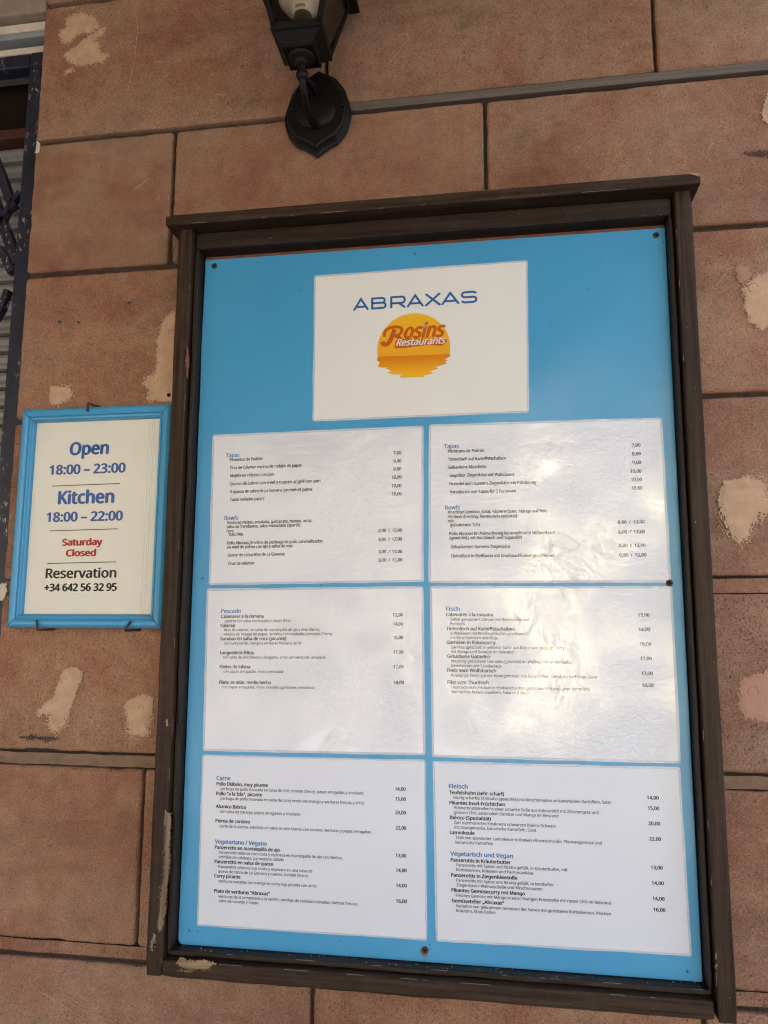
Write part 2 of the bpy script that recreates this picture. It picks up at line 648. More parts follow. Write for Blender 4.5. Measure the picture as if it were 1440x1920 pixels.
bm = bmesh.new()
tl = bm.verts.layers.float_color.new('tint')
EDGE = -0.72
PER = 0.474
rows = [(2.5435, 2.77, -0.486, 0.0), (2.3010, 2.5365, -0.248, 0.0), (2.0785, 2.2945, -0.486, 0.0), (1.8450, 2.0718, -0.2475, 0.0),
        (1.6065, 1.8395, -0.4865, 0.2), (1.3665, 1.5850, -0.2475, 0.4), (1.1195, 1.3470, -0.4875, 0.75), (0.868, 1.0975, -0.2475, 0.5),
        (0.632, 0.861, -0.4865, 0.3), (0.396, 0.625, -0.2475, 0.3), (0.16, 0.389, -0.4865, 0.3), (-0.05, 0.153, -0.2475, 0.3), (2.777, 3.0, -0.248, 0)]
for ri, (z0, z1, xj, coarse) in enumerate(rows):
    xs = [EDGE] + [xj + PER * k for k in range(-1, 7) if xj + PER * k > EDGE + 0.05]
    for ci, (xa, xb) in enumerate(zip(xs, xs[1:])):
        r_ = random.Random(ri * 31 + ci * 7 + 3)
        v = r_.uniform(0.84, 1.06)
        warm = r_.uniform(-0.05, 0.05)
        c = coarse * (1.0 if xa > 0.1 else 0.25) + (0.15 if xa > 0.1 else 0)
        tint = (v * (1.0 + warm), v, v * (1 - warm), min(1.0, c))
        g = 0.0014 + r_.uniform(0, 0.0009)
        zz0 = 2.3125 if (ri == 1 and xa > -0.3) else z0
        stone_block(bm, tl, xa + (g if xa != EDGE else 0), xb - g, zz0, z1, r_.uniform(0.0, 0.0022) - 0.001,
                    r_.uniform(0.0026, 0.0042), tint, ri * 9.7 + ci * 3.3)
mesh_obj('masonry', bm, M['stone'], wall)

M['pointing'] = plain('tan_pointing', (0.22, 0.14, 0.09), 0.95, 0.1, 0.25, 45, 0.0012, 420)
M['pointing_red'] = plain('red_pointing', (0.21, 0.098, 0.062), 0.95, 0.1, 0.2, 45, 0.0012, 420)
for z0_, z1_, y_, m_ in ((1.3480, 1.3635, 0.0030, 'pointing'), (1.1035, 1.1190, 0.0022, 'pointing_red'), (1.5855, 1.6035, 0.0022, 'pointing_red')):
    bm = bmesh.new()
    n_ = 400
    loft(bm, [[(EDGE + 0.003 + 3.6 * i / n_, y_ + 0.0008 * noise.noise(Vector((i * 0.3, z0_ * 9, 0))), z0_ + 0.0009 * noise.noise(Vector((i * 0.35, z0_ * 5, 1)))) for i in range(n_)],
              [(EDGE + 0.003 + 3.6 * i / n_, y_ - 0.0006, (z0_ + z1_) / 2) for i in range(n_)],
              [(EDGE + 0.003 + 3.6 * i / n_, y_ + 0.0008 * noise.noise(Vector((i * 0.3, z1_ * 9, 0))), z1_ + 0.0009 * noise.noise(Vector((i * 0.35, z1_ * 5, 1)))) for i in range(n_)]], False, False, False)
    if m_ == 'pointing_red':
        tl_ = bm.verts.layers.float_color.new('tint')
        for v_ in bm.verts:
            v_[tl_] = (0.86, 0.80, 0.76, 0.3)
    mesh_obj('pointing', bm, M['stone'] if m_ == 'pointing_red' else M[m_], wall, smooth=True)

bm = bmesh.new()
box(bm, EDGE + 0.002, 2.9, 0.0095, 0.25, -0.05, 3.0)
mesh_obj('mortar', bm, M['mortar'], wall)
bm = bmesh.new()
box(bm, -8, 8, 0.25, 0.6, -0.05, 5.2)
box(bm, -8, -1.75, 0.0, 0.249, -0.05, 3.0)
box(bm, -8, 8, 0.0, 0.249, 3.002, 5.2)
mesh_obj('core', bm, M['putty_dull'], wall)
# stone lintel above the window: pinkish, limewashed
t = NT('limewashed_lintel')
p = t.pos()
t.col(t.ramp(t.noise(p, 9, 4, 0.6), [(0.35, (0.24, 0.115, 0.075)), (0.5, (0.27, 0.20, 0.15)), (0.62, (0.34, 0.29, 0.23))]))
t.rough(0.9)
t.normal(t.bump(t.noise(p, 300, 4, 0.6), 0.001))
M['lintel'] = t.m
bm = bmesh.new()
box(bm, -1.75, EDGE - 0.002, 0.004, 0.249, 2.535, 3.0, 0.004)
mesh_obj('lintel', bm, M['lintel'], wall)


def poly_px(pts, y, ox=0, oy=0, s=1.0):
    return [at(ox + a / s, oy + b / s, y) for a, b in pts]


def inside(poly, x, z):
    c = False
    n = len(poly)
    for i in range(n):
        x1, z1 = poly[i]
        x2, z2 = poly[(i + 1) % n]
        if (z1 > z) != (z2 > z) and x < (x2 - x1) * (z - z1) / (z2 - z1) + x1:
            c = not c
    return c


def dist_edge(poly, x, z):
    d = 9.0
    n = len(poly)
    for i in range(n):
        x1, z1 = poly[i]
        x2, z2 = poly[(i + 1) % n]
        dx, dz = x2 - x1, z2 - z1
        t_ = max(0, min(1, ((x - x1) * dx + (z - z1) * dz) / (dx * dx + dz * dz + 1e-12)))
        d = min(d, math.hypot(x - x1 - t_ * dx, z - z1 - t_ * dz))
    return d


def smear(name, polys, mat, y, rag=0.006, seed=0.0, cell=0.0009, parent=None, frag=None, clip=None):
    """thin coat of filler wiped on the wall: ragged rim breaking into specks, slightly domed.
    frag(x,z)->0..1 tells how broken the rim is there"""
    bm = bmesh.new()
    V = {}
    xs = [p[0] for q in polys for p in q]
    zs = [p[1] for q in polys for p in q]
    x0, x1, z0, z1 = min(xs) - 0.01, max(xs) + 0.01, min(zs) - 0.01, max(zs) + 0.01
    nx, nz = int((x1 - x0) / cell), int((z1 - z0) / cell)

    def vert(i, k, dep):
        if (i, k) not in V:
            x, z = x0 + i * cell, z0 + k * cell
            jx = noise.noise(Vector((x * 900, z * 900, seed))) * cell * 0.35
            jz = noise.noise(Vector((x * 900, z * 900, seed + 5))) * cell * 0.35
            V[(i, k)] = bm.verts.new((x + jx, y - 0.0009 * min(1.0, dep / 0.006) + 0.0002 * noise.noise(Vector((x * 120, z * 120, seed))), z + jz))
        return V[(i, k)]

    for i in range(nx):
        for k in range(nz):
            x, z = x0 + (i + 0.5) * cell, z0 + (k + 0.5) * cell
            best = -9
            for q in polys:
                d = dist_edge(q, x, z)
                best = max(best, d if inside(q, x, z) else -d)
            if best < -0.012:
                continue
            f = frag(x, z) if frag else 1.0
            nn = 0.5 * noise.noise(Vector((x * 110 + seed, z * 110, 1.0))) + 1.35 * noise.noise(Vector((x * 520, z * 420 + seed, 2.0)))
            if best + nn * rag * f > 0 and (clip is None or clip(x, z)):
                d = max(0.0, best)
                bm.faces.new((vert(i, k, d), vert(i + 1, k, d), vert(i + 1, k + 1, d), vert(i, k + 1, d)))
    return mesh_obj(name, bm, mat, parent, smooth=True)


WY = -0.0014
S4 = dict(ox=0, oy=0, s=4.0)
smear('filler_patch', [poly_px([(500, 140), (560, 100), (640, 95), (700, 120), (740, 170), (735, 215), (690, 245), (600, 255), (550, 290), (520, 325), (470, 315), (440, 270), (450, 225), (490, 210)], WY, **S4),
                       poly_px([(800, 200), (770, 260), (720, 300), (750, 350), (745, 390), (830, 410), (770, 465), (690, 490), (600, 497), (540, 480), (500, 440), (490, 400), (560, 350), (620, 300), (700, 250), (760, 215)], WY, **S4),
                       poly_px([(490, 555), (500, 520), (540, 495), (555, 515), (530, 540)], WY, **S4)],
      M['putty'], WY, 0.006, 1.0, parent=wall)
smear('filler_patch', [poly_px([(1460, 165), (1440, 175), (1431, 192), (1428, 210), (1432, 224), (1446, 234), (1462, 226)], WY)], M['putty'], WY, 0.004, 2.0, parent=wall)
Z8 = dict(ox=1340, oy=480, s=3.1)
smear('filler_patch', [poly_px([(200, 150), (240, 110), (310, 95), (380, 120), (400, 330), (330, 410), (262, 430), (210, 390), (180, 340), (175, 260), (160, 200), (180, 175)], WY, **Z8)], M['putty'], WY, 0.006, 3.0, parent=wall)
smear('filler_patch', [poly_px([(20, 1400), (50, 1310), (110, 1297), (180, 1280), (260, 1290), (310, 1330), (330, 1480), (230, 1560), (200, 1640), (150, 1670), (90, 1640), (60, 1570), (30, 1480)], WY, **Z8)],
      M['putty'], WY, 0.008, 4.0, parent=wall, frag=lambda x, z: 1.3 if x > 0.31 or z < 1.70 else 0.35)
smear('filler_patch', [poly_px([(740, 1330), (760, 1250), (880, 1220), (960, 1180), (1090, 1190), (1090, 1560), (960, 1580), (800, 1540), (750, 1480)], WY, 1200, 960, 4.0)], M['putty_pink'], WY, 0.005, 5.0, parent=wall)
smear('filler_patch', [poly_px([(115, 80), (150, 50), (200, 60), (215, 110), (190, 150), (140, 150)], WY, **Z8)], M['putty_dull'], WY, 0.004, 6.0, parent=wall)
Z5 = dict(ox=0, oy=480, s=4.0)
smear('filler_patch', [poly_px([(1260, 440), (1325, 415), (1330, 1095), (1130, 1095), (1100, 1060), (1120, 1010), (1070, 960), (1090, 910), (1160, 880), (1180, 800), (1180, 650), (1200, 560), (1220, 490)], WY, **Z5)],
      M['putty'], WY, 0.006, 7.0, parent=wall)
smear('filler_patch', [poly_px([(380, 980), (440, 972), (530, 980), (542, 1040), (515, 1090), (450, 1115), (390, 1122), (365, 1080)], WY, **Z5)], M['putty'], WY, 0.006, 8.0, parent=wall,
      frag=lambda x, z: 1.2 if x > at(110, 740)[0] else 0.3)
Z6 = dict(ox=0, oy=960, s=4.0)
smear('filler_patch', [poly_px([(450, 1240), (470, 1190), (530, 1160), (590, 1170), (615, 1210), (610, 1270), (580, 1330), (550, 1420), (510, 1530), (490, 1610), (450, 1650), (380, 1640), (350, 1590), (370, 1530), (290, 1520), (280, 1490), (340, 1430), (400, 1390), (420, 1310)], WY, **Z6)],
      M['putty'], WY, 0.0075, 9.0, parent=wall, frag=lambda x, z: 1.2 if z < 1.42 else 0.4)
smear('filler_patch', [poly_px([(930, 1460), (960, 1420), (1020, 1380), (1080, 1370), (1155, 1390), (1145, 1560), (1120, 1640), (1080, 1700), (1000, 1690), (960, 1650), (950, 1560)], WY, **Z6)],
      M['putty'], WY, 0.0075, 10.0, parent=wall, frag=lambda x, z: 1.3 if z < 1.42 else 0.4)
smear('paint_chip', [poly_px([(69, 263), (76, 270), (74, 284), (66, 288)], WY)], M['cream'], WY, 0.001, 11.0, parent=wall)
smear('paint_chip', [poly_px([(-4, 1094), (12, 1094), (13, 1108), (6, 1126), (-4, 1126)], WY)], M['cream'], WY, 0.0015, 12.0, parent=wall)
smear('dark_stain', [poly_px([(150, 1688), (250, 1680), (330, 1690), (440, 1694), (395, 1712), (280, 1706), (190, 1702)], WY, **Z6)], M['stain'], WY + 0.0006, 0.004, 13.0, parent=wall)
smear('dark_stain', [poly_px([(1394, 287), (1420, 283), (1465, 281), (1465, 289), (1420, 292)], WY)], M['stain'], WY + 0.0006, 0.006, 14.0, parent=wall)
# raised rings where nails were filled over
bm = bmesh.new()
for (px, py, r) in [(121, 1276, 6), (265, 1327, 5), (320, 622, 5), (300, 713, 5), (1412, 540, 9), (1412, 1296, 9)]:
    x, z = at(px, py, WY)
    R_ = r * 0.0007
    pts = [(x + R_ * math.cos(a), WY - 0.0011, z + R_ * math.sin(a)) for a in [rnd.uniform(-0.4, 0.1) + i * 0.4 for i in range(12)]]
    tube(bm, pts, 0.00045, 5)
mesh_obj('filled_nail_ring', bm, M['putty_dull'], wall)

bm = bmesh.new()
for (a, b) in [((1003, 1427), (1120, 1340)), ((1182, 1502), (1200, 1475)), ((1160, 470), (1228, 462)), ((1240, 580), (1268, 566)), ((1018, 90), (1036, 200)), ((1036, 200), (1015, 440)), ((1000, 500), (960, 690))]:
    (xa, za), (xb, zb) = at(a[0] / 4, a[1] / 4), at(b[0] / 4, b[1] / 4)
    n_ = max(3, int(math.hypot(xb - xa, zb - za) / 0.003))
    tube(bm, [(xa + (xb - xa) * i / n_ + rnd.uniform(-.0004, .0004), -0.0012, za + (zb - za) * i / n_ + rnd.uniform(-.0004, .0004)) for i in range(n_ + 1)], 0.00028, 5)
for (a, b) in [((730, 120), (768, 72)), ((745, 68), (765, 64)), ((80, 1860), (185, 1925)), ((118, 1862), (165, 1890)), ((165, 1895), (215, 1915)), ((1342, 535), (1362, 512)), ((108, 1480), (115, 1470)), ((1328, 284), (1335, 270)),
               ((405, 177), (420, 180)), ((425, 200), (434, 206)), ((423, 195), (430, 182)), ((255, 355), (275, 340))]:
    (xa, za), (xb, zb) = at(*a), at(*b)
    n_ = max(3, int(math.hypot(xb - xa, zb - za) / 0.003))
    tube(bm, [(xa + (xb - xa) * i / n_ + rnd.uniform(-.0005, .0005), -0.0012, za + (zb - za) * i / n_ + rnd.uniform(-.0005, .0005)) for i in range(n_ + 1)], 0.0003, 5)
mesh_obj('scratch', bm, M['scratch'], wall)

for (px, py, m) in [(112, 603, 'hole'), (148, 604, 'hole'), (243, 568, 'hole')]:
    x, z = at(px, py)
    bm = bmesh.new()
    lathe(bm, [(0.0017, 0.004), (0.0017, -0.0018), (0.0026, -0.0021), (0.0029, 0.004)], (x, 0, z), 'Y', 18)
    pl = mesh_obj('wall_plug', bm, M['plug'], wall)
    bm = bmesh.new()
    lathe(bm, [(0.0017, 0.002), (0.0016, -0.0014)], (x, 0, z), 'Y', 14)
    mesh_obj('bore', bm, M['hole'], pl)
x, z = at(317, 741, WY)
bm = bmesh.new()
lathe(bm, [(0.0031, 0.002), (0.0029, -0.0027)], (x, 0, z), 'Y', 16)
mesh_obj('drill_hole', bm, M['hole'], wall)

# grey-brown batten in the joint right of the lantern
bm = bmesh.new()
box(bm, -0.232, 2.8, -0.0010, 0.0094, 2.2985, 2.3112, 0.0008)
o = mesh_obj('wooden_batten', bm, M['batten'])
tag(o, 'long thin grey brown batten set in the wall joint right of the lantern', 'batten')

# ------------------------------------------------------------------ window grille at the left
gr = thing('window_grille', 'navy wrought iron window grille with flaking paint at the left edge', 'grille', (-0.75, 0.045, 1.5))
bm = bmesh.new()
box(bm, -0.7625, -0.7305, 0.030, 0.056, 0.9, 2.4855, 0.003)
mesh_obj('post', bm, M['peeling'], gr)
bm = bmesh.new()
box(bm, -1.7, -0.7635, 0.031, 0.055, 2.4605, 2.4855, 0.003)
mesh_obj('rail', bm, M['peeling'], gr)


def scroll(pts, w=0.010):
    bm = bmesh.new()
    P = smooth_path([(a[0], 0.042, a[1]) for a in [at(px, py, 0.042) for px, py in pts]], 8)
    rings = []
    for i, p in enumerate(P):
        t_ = (P[min(i + 1, len(P) - 1)] - P[max(i - 1, 0)]).normalized()
        s_ = Vector((t_.z, 0, -t_.x))
        rings.append([p + s_ * w / 2 + Vector((0, -0.006, 0)), p - s_ * w / 2 + Vector((0, -0.006, 0)),
                      p - s_ * w / 2 + Vector((0, 0.006, 0)), p + s_ * w / 2 + Vector((0, 0.006, 0))])
    loft(bm, rings)
    mesh_obj('scroll', bm, M['peeling'], gr)


scroll([(-60, 200), (-25, 262), (2, 325), (16, 365), (27, 392)], 0.0135)
scroll([(40, 362), (27, 378), (14, 398), (4, 420), (-20, 450), (-50, 460)], 0.008)
scroll([(-45, 300), (-12, 372), (6, 420), (22, 462), (36, 494)], 0.016)
scroll([(-50, 420), (-15, 455), (8, 480), (24, 512)], 0.013)
scroll([(16, 545), (10, 562), (2, 584), (-20, 610), (-50, 600)], 0.009)

shut = thing('roller_shutter', 'pale grey slatted roller shutter behind the navy grille', 'shutter', (-1.2, 0.11, 1.5))
M['shutter'] = plain('shutter_grey', (0.24, 0.23, 0.21), 0.55, 0.4, 0.08, 20)
bm = bmesh.new()
z = 2.372
while z > 0.9:
    prof = [(0.116, z), (0.1085, z - 0.003), (0.1045, z - 0.010), (0.1055, z - 0.018), (0.110, z - 0.0215), (0.110, z - 0.0235), (0.104, z - 0.0245), (0.104, z - 0.029), (0.116, z - 0.030)]
    loft(bm, [[(-1.74, y_, z_) for y_, z_ in prof], [(-0.70, y_, z_) for y_, z_ in prof]])
    z -= 0.0315
mesh_obj('slat_curtain', bm, M['shutter'], shut)
bm = bmesh.new()
box(bm, -1.74, -0.70, 0.085, 0.24, 2.374, 2.392, 0.003)
mesh_obj('bottom_box_board', bm, plain('red_brown_board', (0.085, 0.03, 0.022), 0.6, 0.3), shut)
bm = bmesh.new()
box(bm, -1.74, -0.723, 0.100, 0.130, 2.3925, 2.534)
mesh_obj('dark_gap_board', bm, M['hole'], shut)  # black board stands in for the unlit gap below the rail

wf = thing('window_lintel', 'cream painted wooden window lintel with a grey lower edge above the grille', 'window frame', (-1.2, 0.03, 2.5))
bm = bmesh.new()
box(bm, -1.74, -0.7215, 0.020, 0.2, 2.5175, 2.5325, 0.002)
mesh_obj('head_board', bm, M['cream'], wf)
bm = bmesh.new()
box(bm, -1.74, -0.7215, 0.0225, 0.2, 2.5075, 2.5172, 0.0015)
mesh_obj('drip_edge', bm, plain('grey_metal_edge', (0.27, 0.28, 0.27), 0.5, 0.4), wf)
bm = bmesh.new()
box(bm, -1.74, -0.7215, 0.032, 0.2, 2.487, 2.4985, 0.002)
mesh_obj('sub_head', bm, M['cream'], wf)
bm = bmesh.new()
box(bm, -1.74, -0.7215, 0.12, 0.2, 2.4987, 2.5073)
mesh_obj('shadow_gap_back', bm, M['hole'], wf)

# ------------------------------------------------------------------ menu case
case = thing('menu_case', 'tall dark wooden menu case with a blue back panel fixed to the wall', 'menu case', (-0.1, 0, 1.1))
XL0, XL1, XR0, XR1 = -0.4535, -0.4325, 0.2325, 0.2535


def timber(name, mat, x0, x1, y0, y1, z0, z1, axis, seed, bev=0.0025, parent=None, wob=0.0006):
    """a length of sawn timber: rounded arrises, slightly uneven"""
    bm = bmesh.new()
    n_ = 60
    L = (x1 - x0) if axis == 'X' else (z1 - z0)
    rings = []
    for i in range(n_ + 1):
        f = i / n_
        e = 0.0012 if i in (0, n_) else 0.0
        ring = []
        a0, a1 = (z0, z1) if axis == 'X' else (x0, x1)
        cs = []
        for (sa, sy) in ((0, 0), (1, 0), (1, 1), (0, 1)):
            for k in range(4):
                th = {(0, 0): math.pi, (1, 0): 1.5 * math.pi, (1, 1): 0.0, (0, 1): 0.5 * math.pi}[(sa, sy)] + k / 3 * math.pi / 2
                ca = (a0 + bev) if sa == 0 else (a1 - bev)
                cy = (y0 + bev) if sy == 0 else (y1 - bev)
                cs.append((ca + (bev - e) * math.cos(th), cy + (bev - e) * math.sin(th)))
        w1 = wob * noise.noise(Vector((f * L * 14, seed, 0)))
        for j, (a, y_) in enumerate(cs):
            w = w1 + wob * 0.8 * noise.noise(Vector((f * L * 45, seed + 3, j * 0.6)))
            q = (x0 + L * f, y_ + w, a + w) if axis == 'X' else (a + w, y_ + w, z0 + L * f)
            ring.append(q)
        rings.append(ring)
    loft(bm, rings)
    return mesh_obj(name, bm, mat, parent, smooth=False)


timber('cap', M['wood_x'], -0.468, 0.2625, -0.054, 0.003, 2.1085, 2.124, 'X', 1.0, 0.0022, case)
timber('stile', M['wood_z'], XL0, XL1, -0.041, 0.003, 1.1045, 2.108, 'Z', 2.0, 0.0026, case)
timber('stile', M['wood_z'], XR0, XR1, -0.041, 0.003, 1.1025, 2.108, 'Z', 3.0, 0.0026, case)
timber('bottom_rail', M['wood_x'], XL1 + 0.0012, XR0 - 0.0042, -0.041, 0.003, 1.104, 1.1245, 'X', 4.0, 0.0028, case)
timber('inner_trim', M['trim_x'], -0.4290, 0.2290, -0.032, 0.003, 2.0800, 2.1045, 'X', 5.0, 0.0015, case)
timber('inner_trim', M['trim_x'], -0.4290, 0.2290, -0.031, 0.003, 1.1262, 1.1325, 'X', 6.0, 0.0015, case)
timber('inner_trim', M['trim_z'], -0.4300, -0.4243, -0.0325, 0.003, 1.1328, 2.0797, 'Z', 7.0, 0.0013, case)
timber('inner_trim', M['trim_z'], 0.2253, 0.2302, -0.0325, 0.003, 1.1328, 2.0797, 'Z', 8.0, 0.0013, case)
bm = bmesh.new()
box(bm, -0.424, 0.225, -0.0075, 0.003, 1.133, 2.0795)
mesh_obj('backing_board', bm, M['backing'], case)

# blue panel: hand-cut left edge, rounded lower corner
PY = -0.015
bm = bmesh.new()
pts = []
for i in range(81):
    zz = 2.0712 - (2.0712 - 1.1335) * i / 80
    xx = -0.4222 + 0.0011 * noise.noise(Vector((zz * 9, 4.0, 0))) + 0.0005 * noise.noise(Vector((zz * 40, 1.0, 0)))
    pts.append((xx, zz))
zc = 1.1335 + 0.006
pts = [p for p in pts if p[1] > zc]
for k in range(7):
    a = math.pi + k / 6 * math.pi / 2
    pts.append((pts[-1][0] if k == 0 else -0.4222 + 0.006 + 0.006 * math.cos(a), zc + 0.006 * math.sin(a)))
pts += [(0.2235, 1.1335), (0.2243, 2.0712)]
loft(bm, [[(x_, PY + 0.0068, z_) for x_, z_ in pts], [(x_, PY + 0.0006, z_) for x_, z_ in pts],
          [(x_ + (0.0005 if x_ < 0 else -0.0005), PY, z_) for x_, z_ in pts]])
mesh_obj('panel', bm, M['blue'], case)


def screw(px, py, rust=False):
    x, z = at(px, py, PY)
    bm = bmesh.new()
    lathe(bm, [(0.0041, 0.001), (0.0042, -0.0008), (0.0037, -0.0016), (0.0022, -0.0018), (0.0015, -0.0010), (0.0002, -0.0008)], (x, PY, z), 'Y', 22)
    s_ = mesh_obj('screw', bm, M['rust'] if rust else M['screw'], case, smooth=True)
    bm = bmesh.new()
    a = rnd.uniform(0, 1.5)
    for k in (0, 1):
        d = Vector((math.cos(a + k * math.pi / 2), 0, math.sin(a + k * math.pi / 2)))
        tube(bm, [Vector((x, PY - 0.0016, z)) - d * 0.0018, Vector((x, PY - 0.0016, z)) + d * 0.0018], 0.0005, 6)
    mesh_obj('cross_slot', bm, M['hole'], s_)


for a in [(402, 499), (1230, 441)]:
    screw(*a)
for a in [(1255, 1093), (797, 1781)]:
    screw(*a, rust=True)
smear('rust_stain', [poly_px([(789, 1781), (805, 1780), (803, 1790), (797, 1797), (790, 1791)], PY)], M['rust_stain'], PY - 0.0001, 0.003, 20.0, 0.0008, case)
for (px, py) in [(355, 1745), (1289, 1822), (778, 475), (380, 1084)]:
    x, z = at(px, py, PY)
    bm = bmesh.new()
    lathe(bm, [(0.0030, 0.0005), (0.0027, -0.0006), (0.0016, -0.0007), (0.0010, 0.0001), (0.0001, 0.0002)], (x, PY, z), 'Y', 18)
    d_ = mesh_obj('painted_screw_head', bm, M['blue'], case, smooth=True)
    bm = bmesh.new()
    lathe(bm, [(0.0011, 0.0002), (0.0008, -0.0005)], (x, PY, z), 'Y', 10)
    mesh_obj('recess', bm, M['speck'], d_)
for (px, py, r) in [(349, 1710, 1.2), (371, 1746, 1.6), (1243, 454, 1.6), (1014, 504, 1.4), (1104, 542, 1.8), (637, 1764, 1.5), (650, 1780, 1.2), (806, 1771, 1.5), (1127, 492, 1.0), (1257, 1075, 1.0), (993, 701, 1.0), (390, 560, 0.8), (395, 610, 0.7), (800, 1500, .9), (803, 1620, .9)]:
    x, z = at(px, py, PY)
    bm = bmesh.new()
    lathe(bm, [(r * 0.0006, 0.0003), (r * 0.0004, -0.0004)], (x, PY, z), 'Y', 8)
    mesh_obj('fly_speck', bm, M['speck'], case)


def chip(name, pts, y, mat, rag, seed, **kw):
    return smear(name, [poly_px(pts, y, **kw)], mat, y, rag, seed, 0.0008, case)


FY = -0.0413
K5 = dict(ox=260, oy=1700, s=8.0)
chip('bare_wood_split', [(570, 850), (620, 760), (660, 770), (720, 800), (850, 800), (1000, 800), (1090, 830), (1190, 850), (1080, 890), (1060, 945), (900, 955), (760, 985), (580, 965), (640, 920)], FY, M['bare'], 0.002, 30.0, **K5)
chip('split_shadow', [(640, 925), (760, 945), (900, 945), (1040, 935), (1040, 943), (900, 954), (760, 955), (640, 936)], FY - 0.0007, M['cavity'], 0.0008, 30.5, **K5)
chip('bare_wood_split', [(225, 390), (255, 430), (255, 560), (215, 680), (185, 660), (172, 570), (205, 470)], FY, M['bare_z'], 0.0012, 31.0, **K5)
chip('knot_hole', [(232, 505), (248, 565), (205, 690), (215, 600)], FY - 0.0009, M['cavity'], 0.0006, 32.0, **K5)
chip('bare_wood_split', [(1240, 320), (1282, 345), (1280, 420), (1278, 560), (1275, 740), (1258, 860), (1250, 960), (1245, 1080), (1225, 1170), (1200, 1235), (1180, 1190), (1188, 1080), (1190, 930), (1215, 830), (1225, 600), (1228, 420)], FY, M['bare_z'], 0.002, 33.0, ox=0, oy=1440, s=4.0)
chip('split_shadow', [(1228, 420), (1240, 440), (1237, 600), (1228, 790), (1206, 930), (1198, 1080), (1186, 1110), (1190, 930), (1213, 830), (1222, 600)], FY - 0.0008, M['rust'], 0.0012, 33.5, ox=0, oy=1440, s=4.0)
chip('knot', [(1395, 680), (1412, 700), (1420, 800), (1405, 925), (1392, 880), (1380, 790)], FY, M['backing'], 0.0006, 34.0, ox=0, oy=480, s=4.0)
chip('knot_hole', [(1393, 690), (1380, 790), (1392, 890), (1402, 930), (1396, 870), (1387, 790), (1398, 700)], FY - 0.0007, M['cavity'], 0.0004, 35.0, ox=0, oy=480, s=4.0)
chip('bare_wood_split', [(310, 1300), (324, 1312), (326, 1360), (322, 1385), (316, 1370), (312, 1340)], FY, M['wood_z'], 0.002, 36.0)
chip('bare_wood_split', [(311, 1352), (314, 1346), (315, 1358), (312, 1366)], FY - 0.0004, M['bare_z'], 0.001, 36.5)
chip('bare_wood_split', [(1341, 1786), (1344, 1790), (1344, 1800), (1341, 1797)], FY, M['bare_z'], 0.0006, 37.0)
chip('bare_wood_split', [(1342, 1806), (1345, 1808), (1344, 1818), (1341, 1814)], FY, M['bare_z'], 0.0006, 38.0)
chip('bare_wood_split', [(1285, 324), (1311, 325), (1313, 331), (1300, 328)], -0.0545, M['bare'], 0.0006, 39.0)
# worn arrises: paint rubbed off the long edges, in broken runs
bm = bmesh.new()


def worn(xa, za, xb, zb, y, seed, keep=0.1):
    n_ = int(math.hypot(xb - xa, zb - za) / 0.003)
    run = []
    for i in range(n_ + 1):
        f = i / n_
        x, z = xa + (xb - xa) * f, za + (zb - za) * f
        if noise.noise(Vector((x * 30 + seed, z * 30, seed))) + 0.5 * noise.noise(Vector((x * 120, z * 120, seed))) > keep:
            run.append((x, y, z))
        else:
            if len(run) > 2:
                tube(bm, run, 0.00035, 5)
            run = []
    if len(run) > 2:
        tube(bm, run, 0.00035, 5)


worn(-0.4328, 1.12, -0.4328, 2.09, -0.0404, 1.0, 0.25)
worn(0.2328, 1.12, 0.2328, 2.09, -0.0404, 2.0, 0.33)
worn(-0.42, 1.1238, 0.22, 1.1238, -0.0402, 3.0, 0.12)
worn(-0.46, 2.1092, 0.26, 2.1092, -0.0535, 4.0, 0.22)
worn(-0.42, 1.132, 0.22, 1.132, -0.0308, 5.0, 0.12)
worn(-0.2, 2.1235, 0.26, 2.1235, -0.0532, 6.0, 0.16)
mesh_obj('worn_edge', bm, plain('rubbed_edge', (0.20, 0.155, 0.115), 0.8, 0.2, 0.3, 300), case)
# pale grit caught on the bottom trim
bm = bmesh.new()
for i in range(70):
    x = rnd.uniform(-0.42, 0.22)
    r = rnd.uniform(0.0003, 0.0008)
    bmesh.ops.create_icosphere(bm, subdivisions=1, radius=r, matrix=Matrix.Translation((x, rnd.choice([-0.0166, -0.019, -0.022, -0.027]), 1.1327 + r * 0.6)))
mesh_obj('grit', bm, M['scratch'], case)

# ------------------------------------------------------------------ lettering
FONT_CAP = [None]
SANS = None
try:            # Blender's own interface sans-serif; the built-in font stands in where it is missing
    import os
    SANS = bpy.data.fonts.load(os.path.join(bpy.utils.resource_path('LOCAL'), 'datafiles', 'fonts', 'NotoSansHebrew-Regular.woff2'))
except Exception:
    SANS = None


def glyph_mesh(text, shear=0.0):
    c = bpy.data.curves.new('lettering', 'FONT')
    if SANS:
        c.font = SANS
    c.body = text
    c.size = 1.0
    c.resolution_u = 3
    c.shear = shear
    o = bpy.data.objects.new('lettering', c)
    COL.objects.link(o)
    dg = bpy.context.evaluated_depsgraph_get()
    me = bpy.data.meshes.new_from_object(o.evaluated_get(dg))
    co = np.array([v.co[:2] for v in me.vertices]) if me.vertices else np.zeros((0, 2))
    faces = [list(p.vertices) for p in me.polygons]
    bpy.data.objects.remove(o)
    bpy.data.curves.remove(c)
    bpy.data.meshes.remove(me)
    return co, faces


def cap_height():
    if FONT_CAP[0] is None:
        co, _ = glyph_mesh('H')
        FONT_CAP[0] = float(co[:, 1].max())
    return FONT_CAP[0]


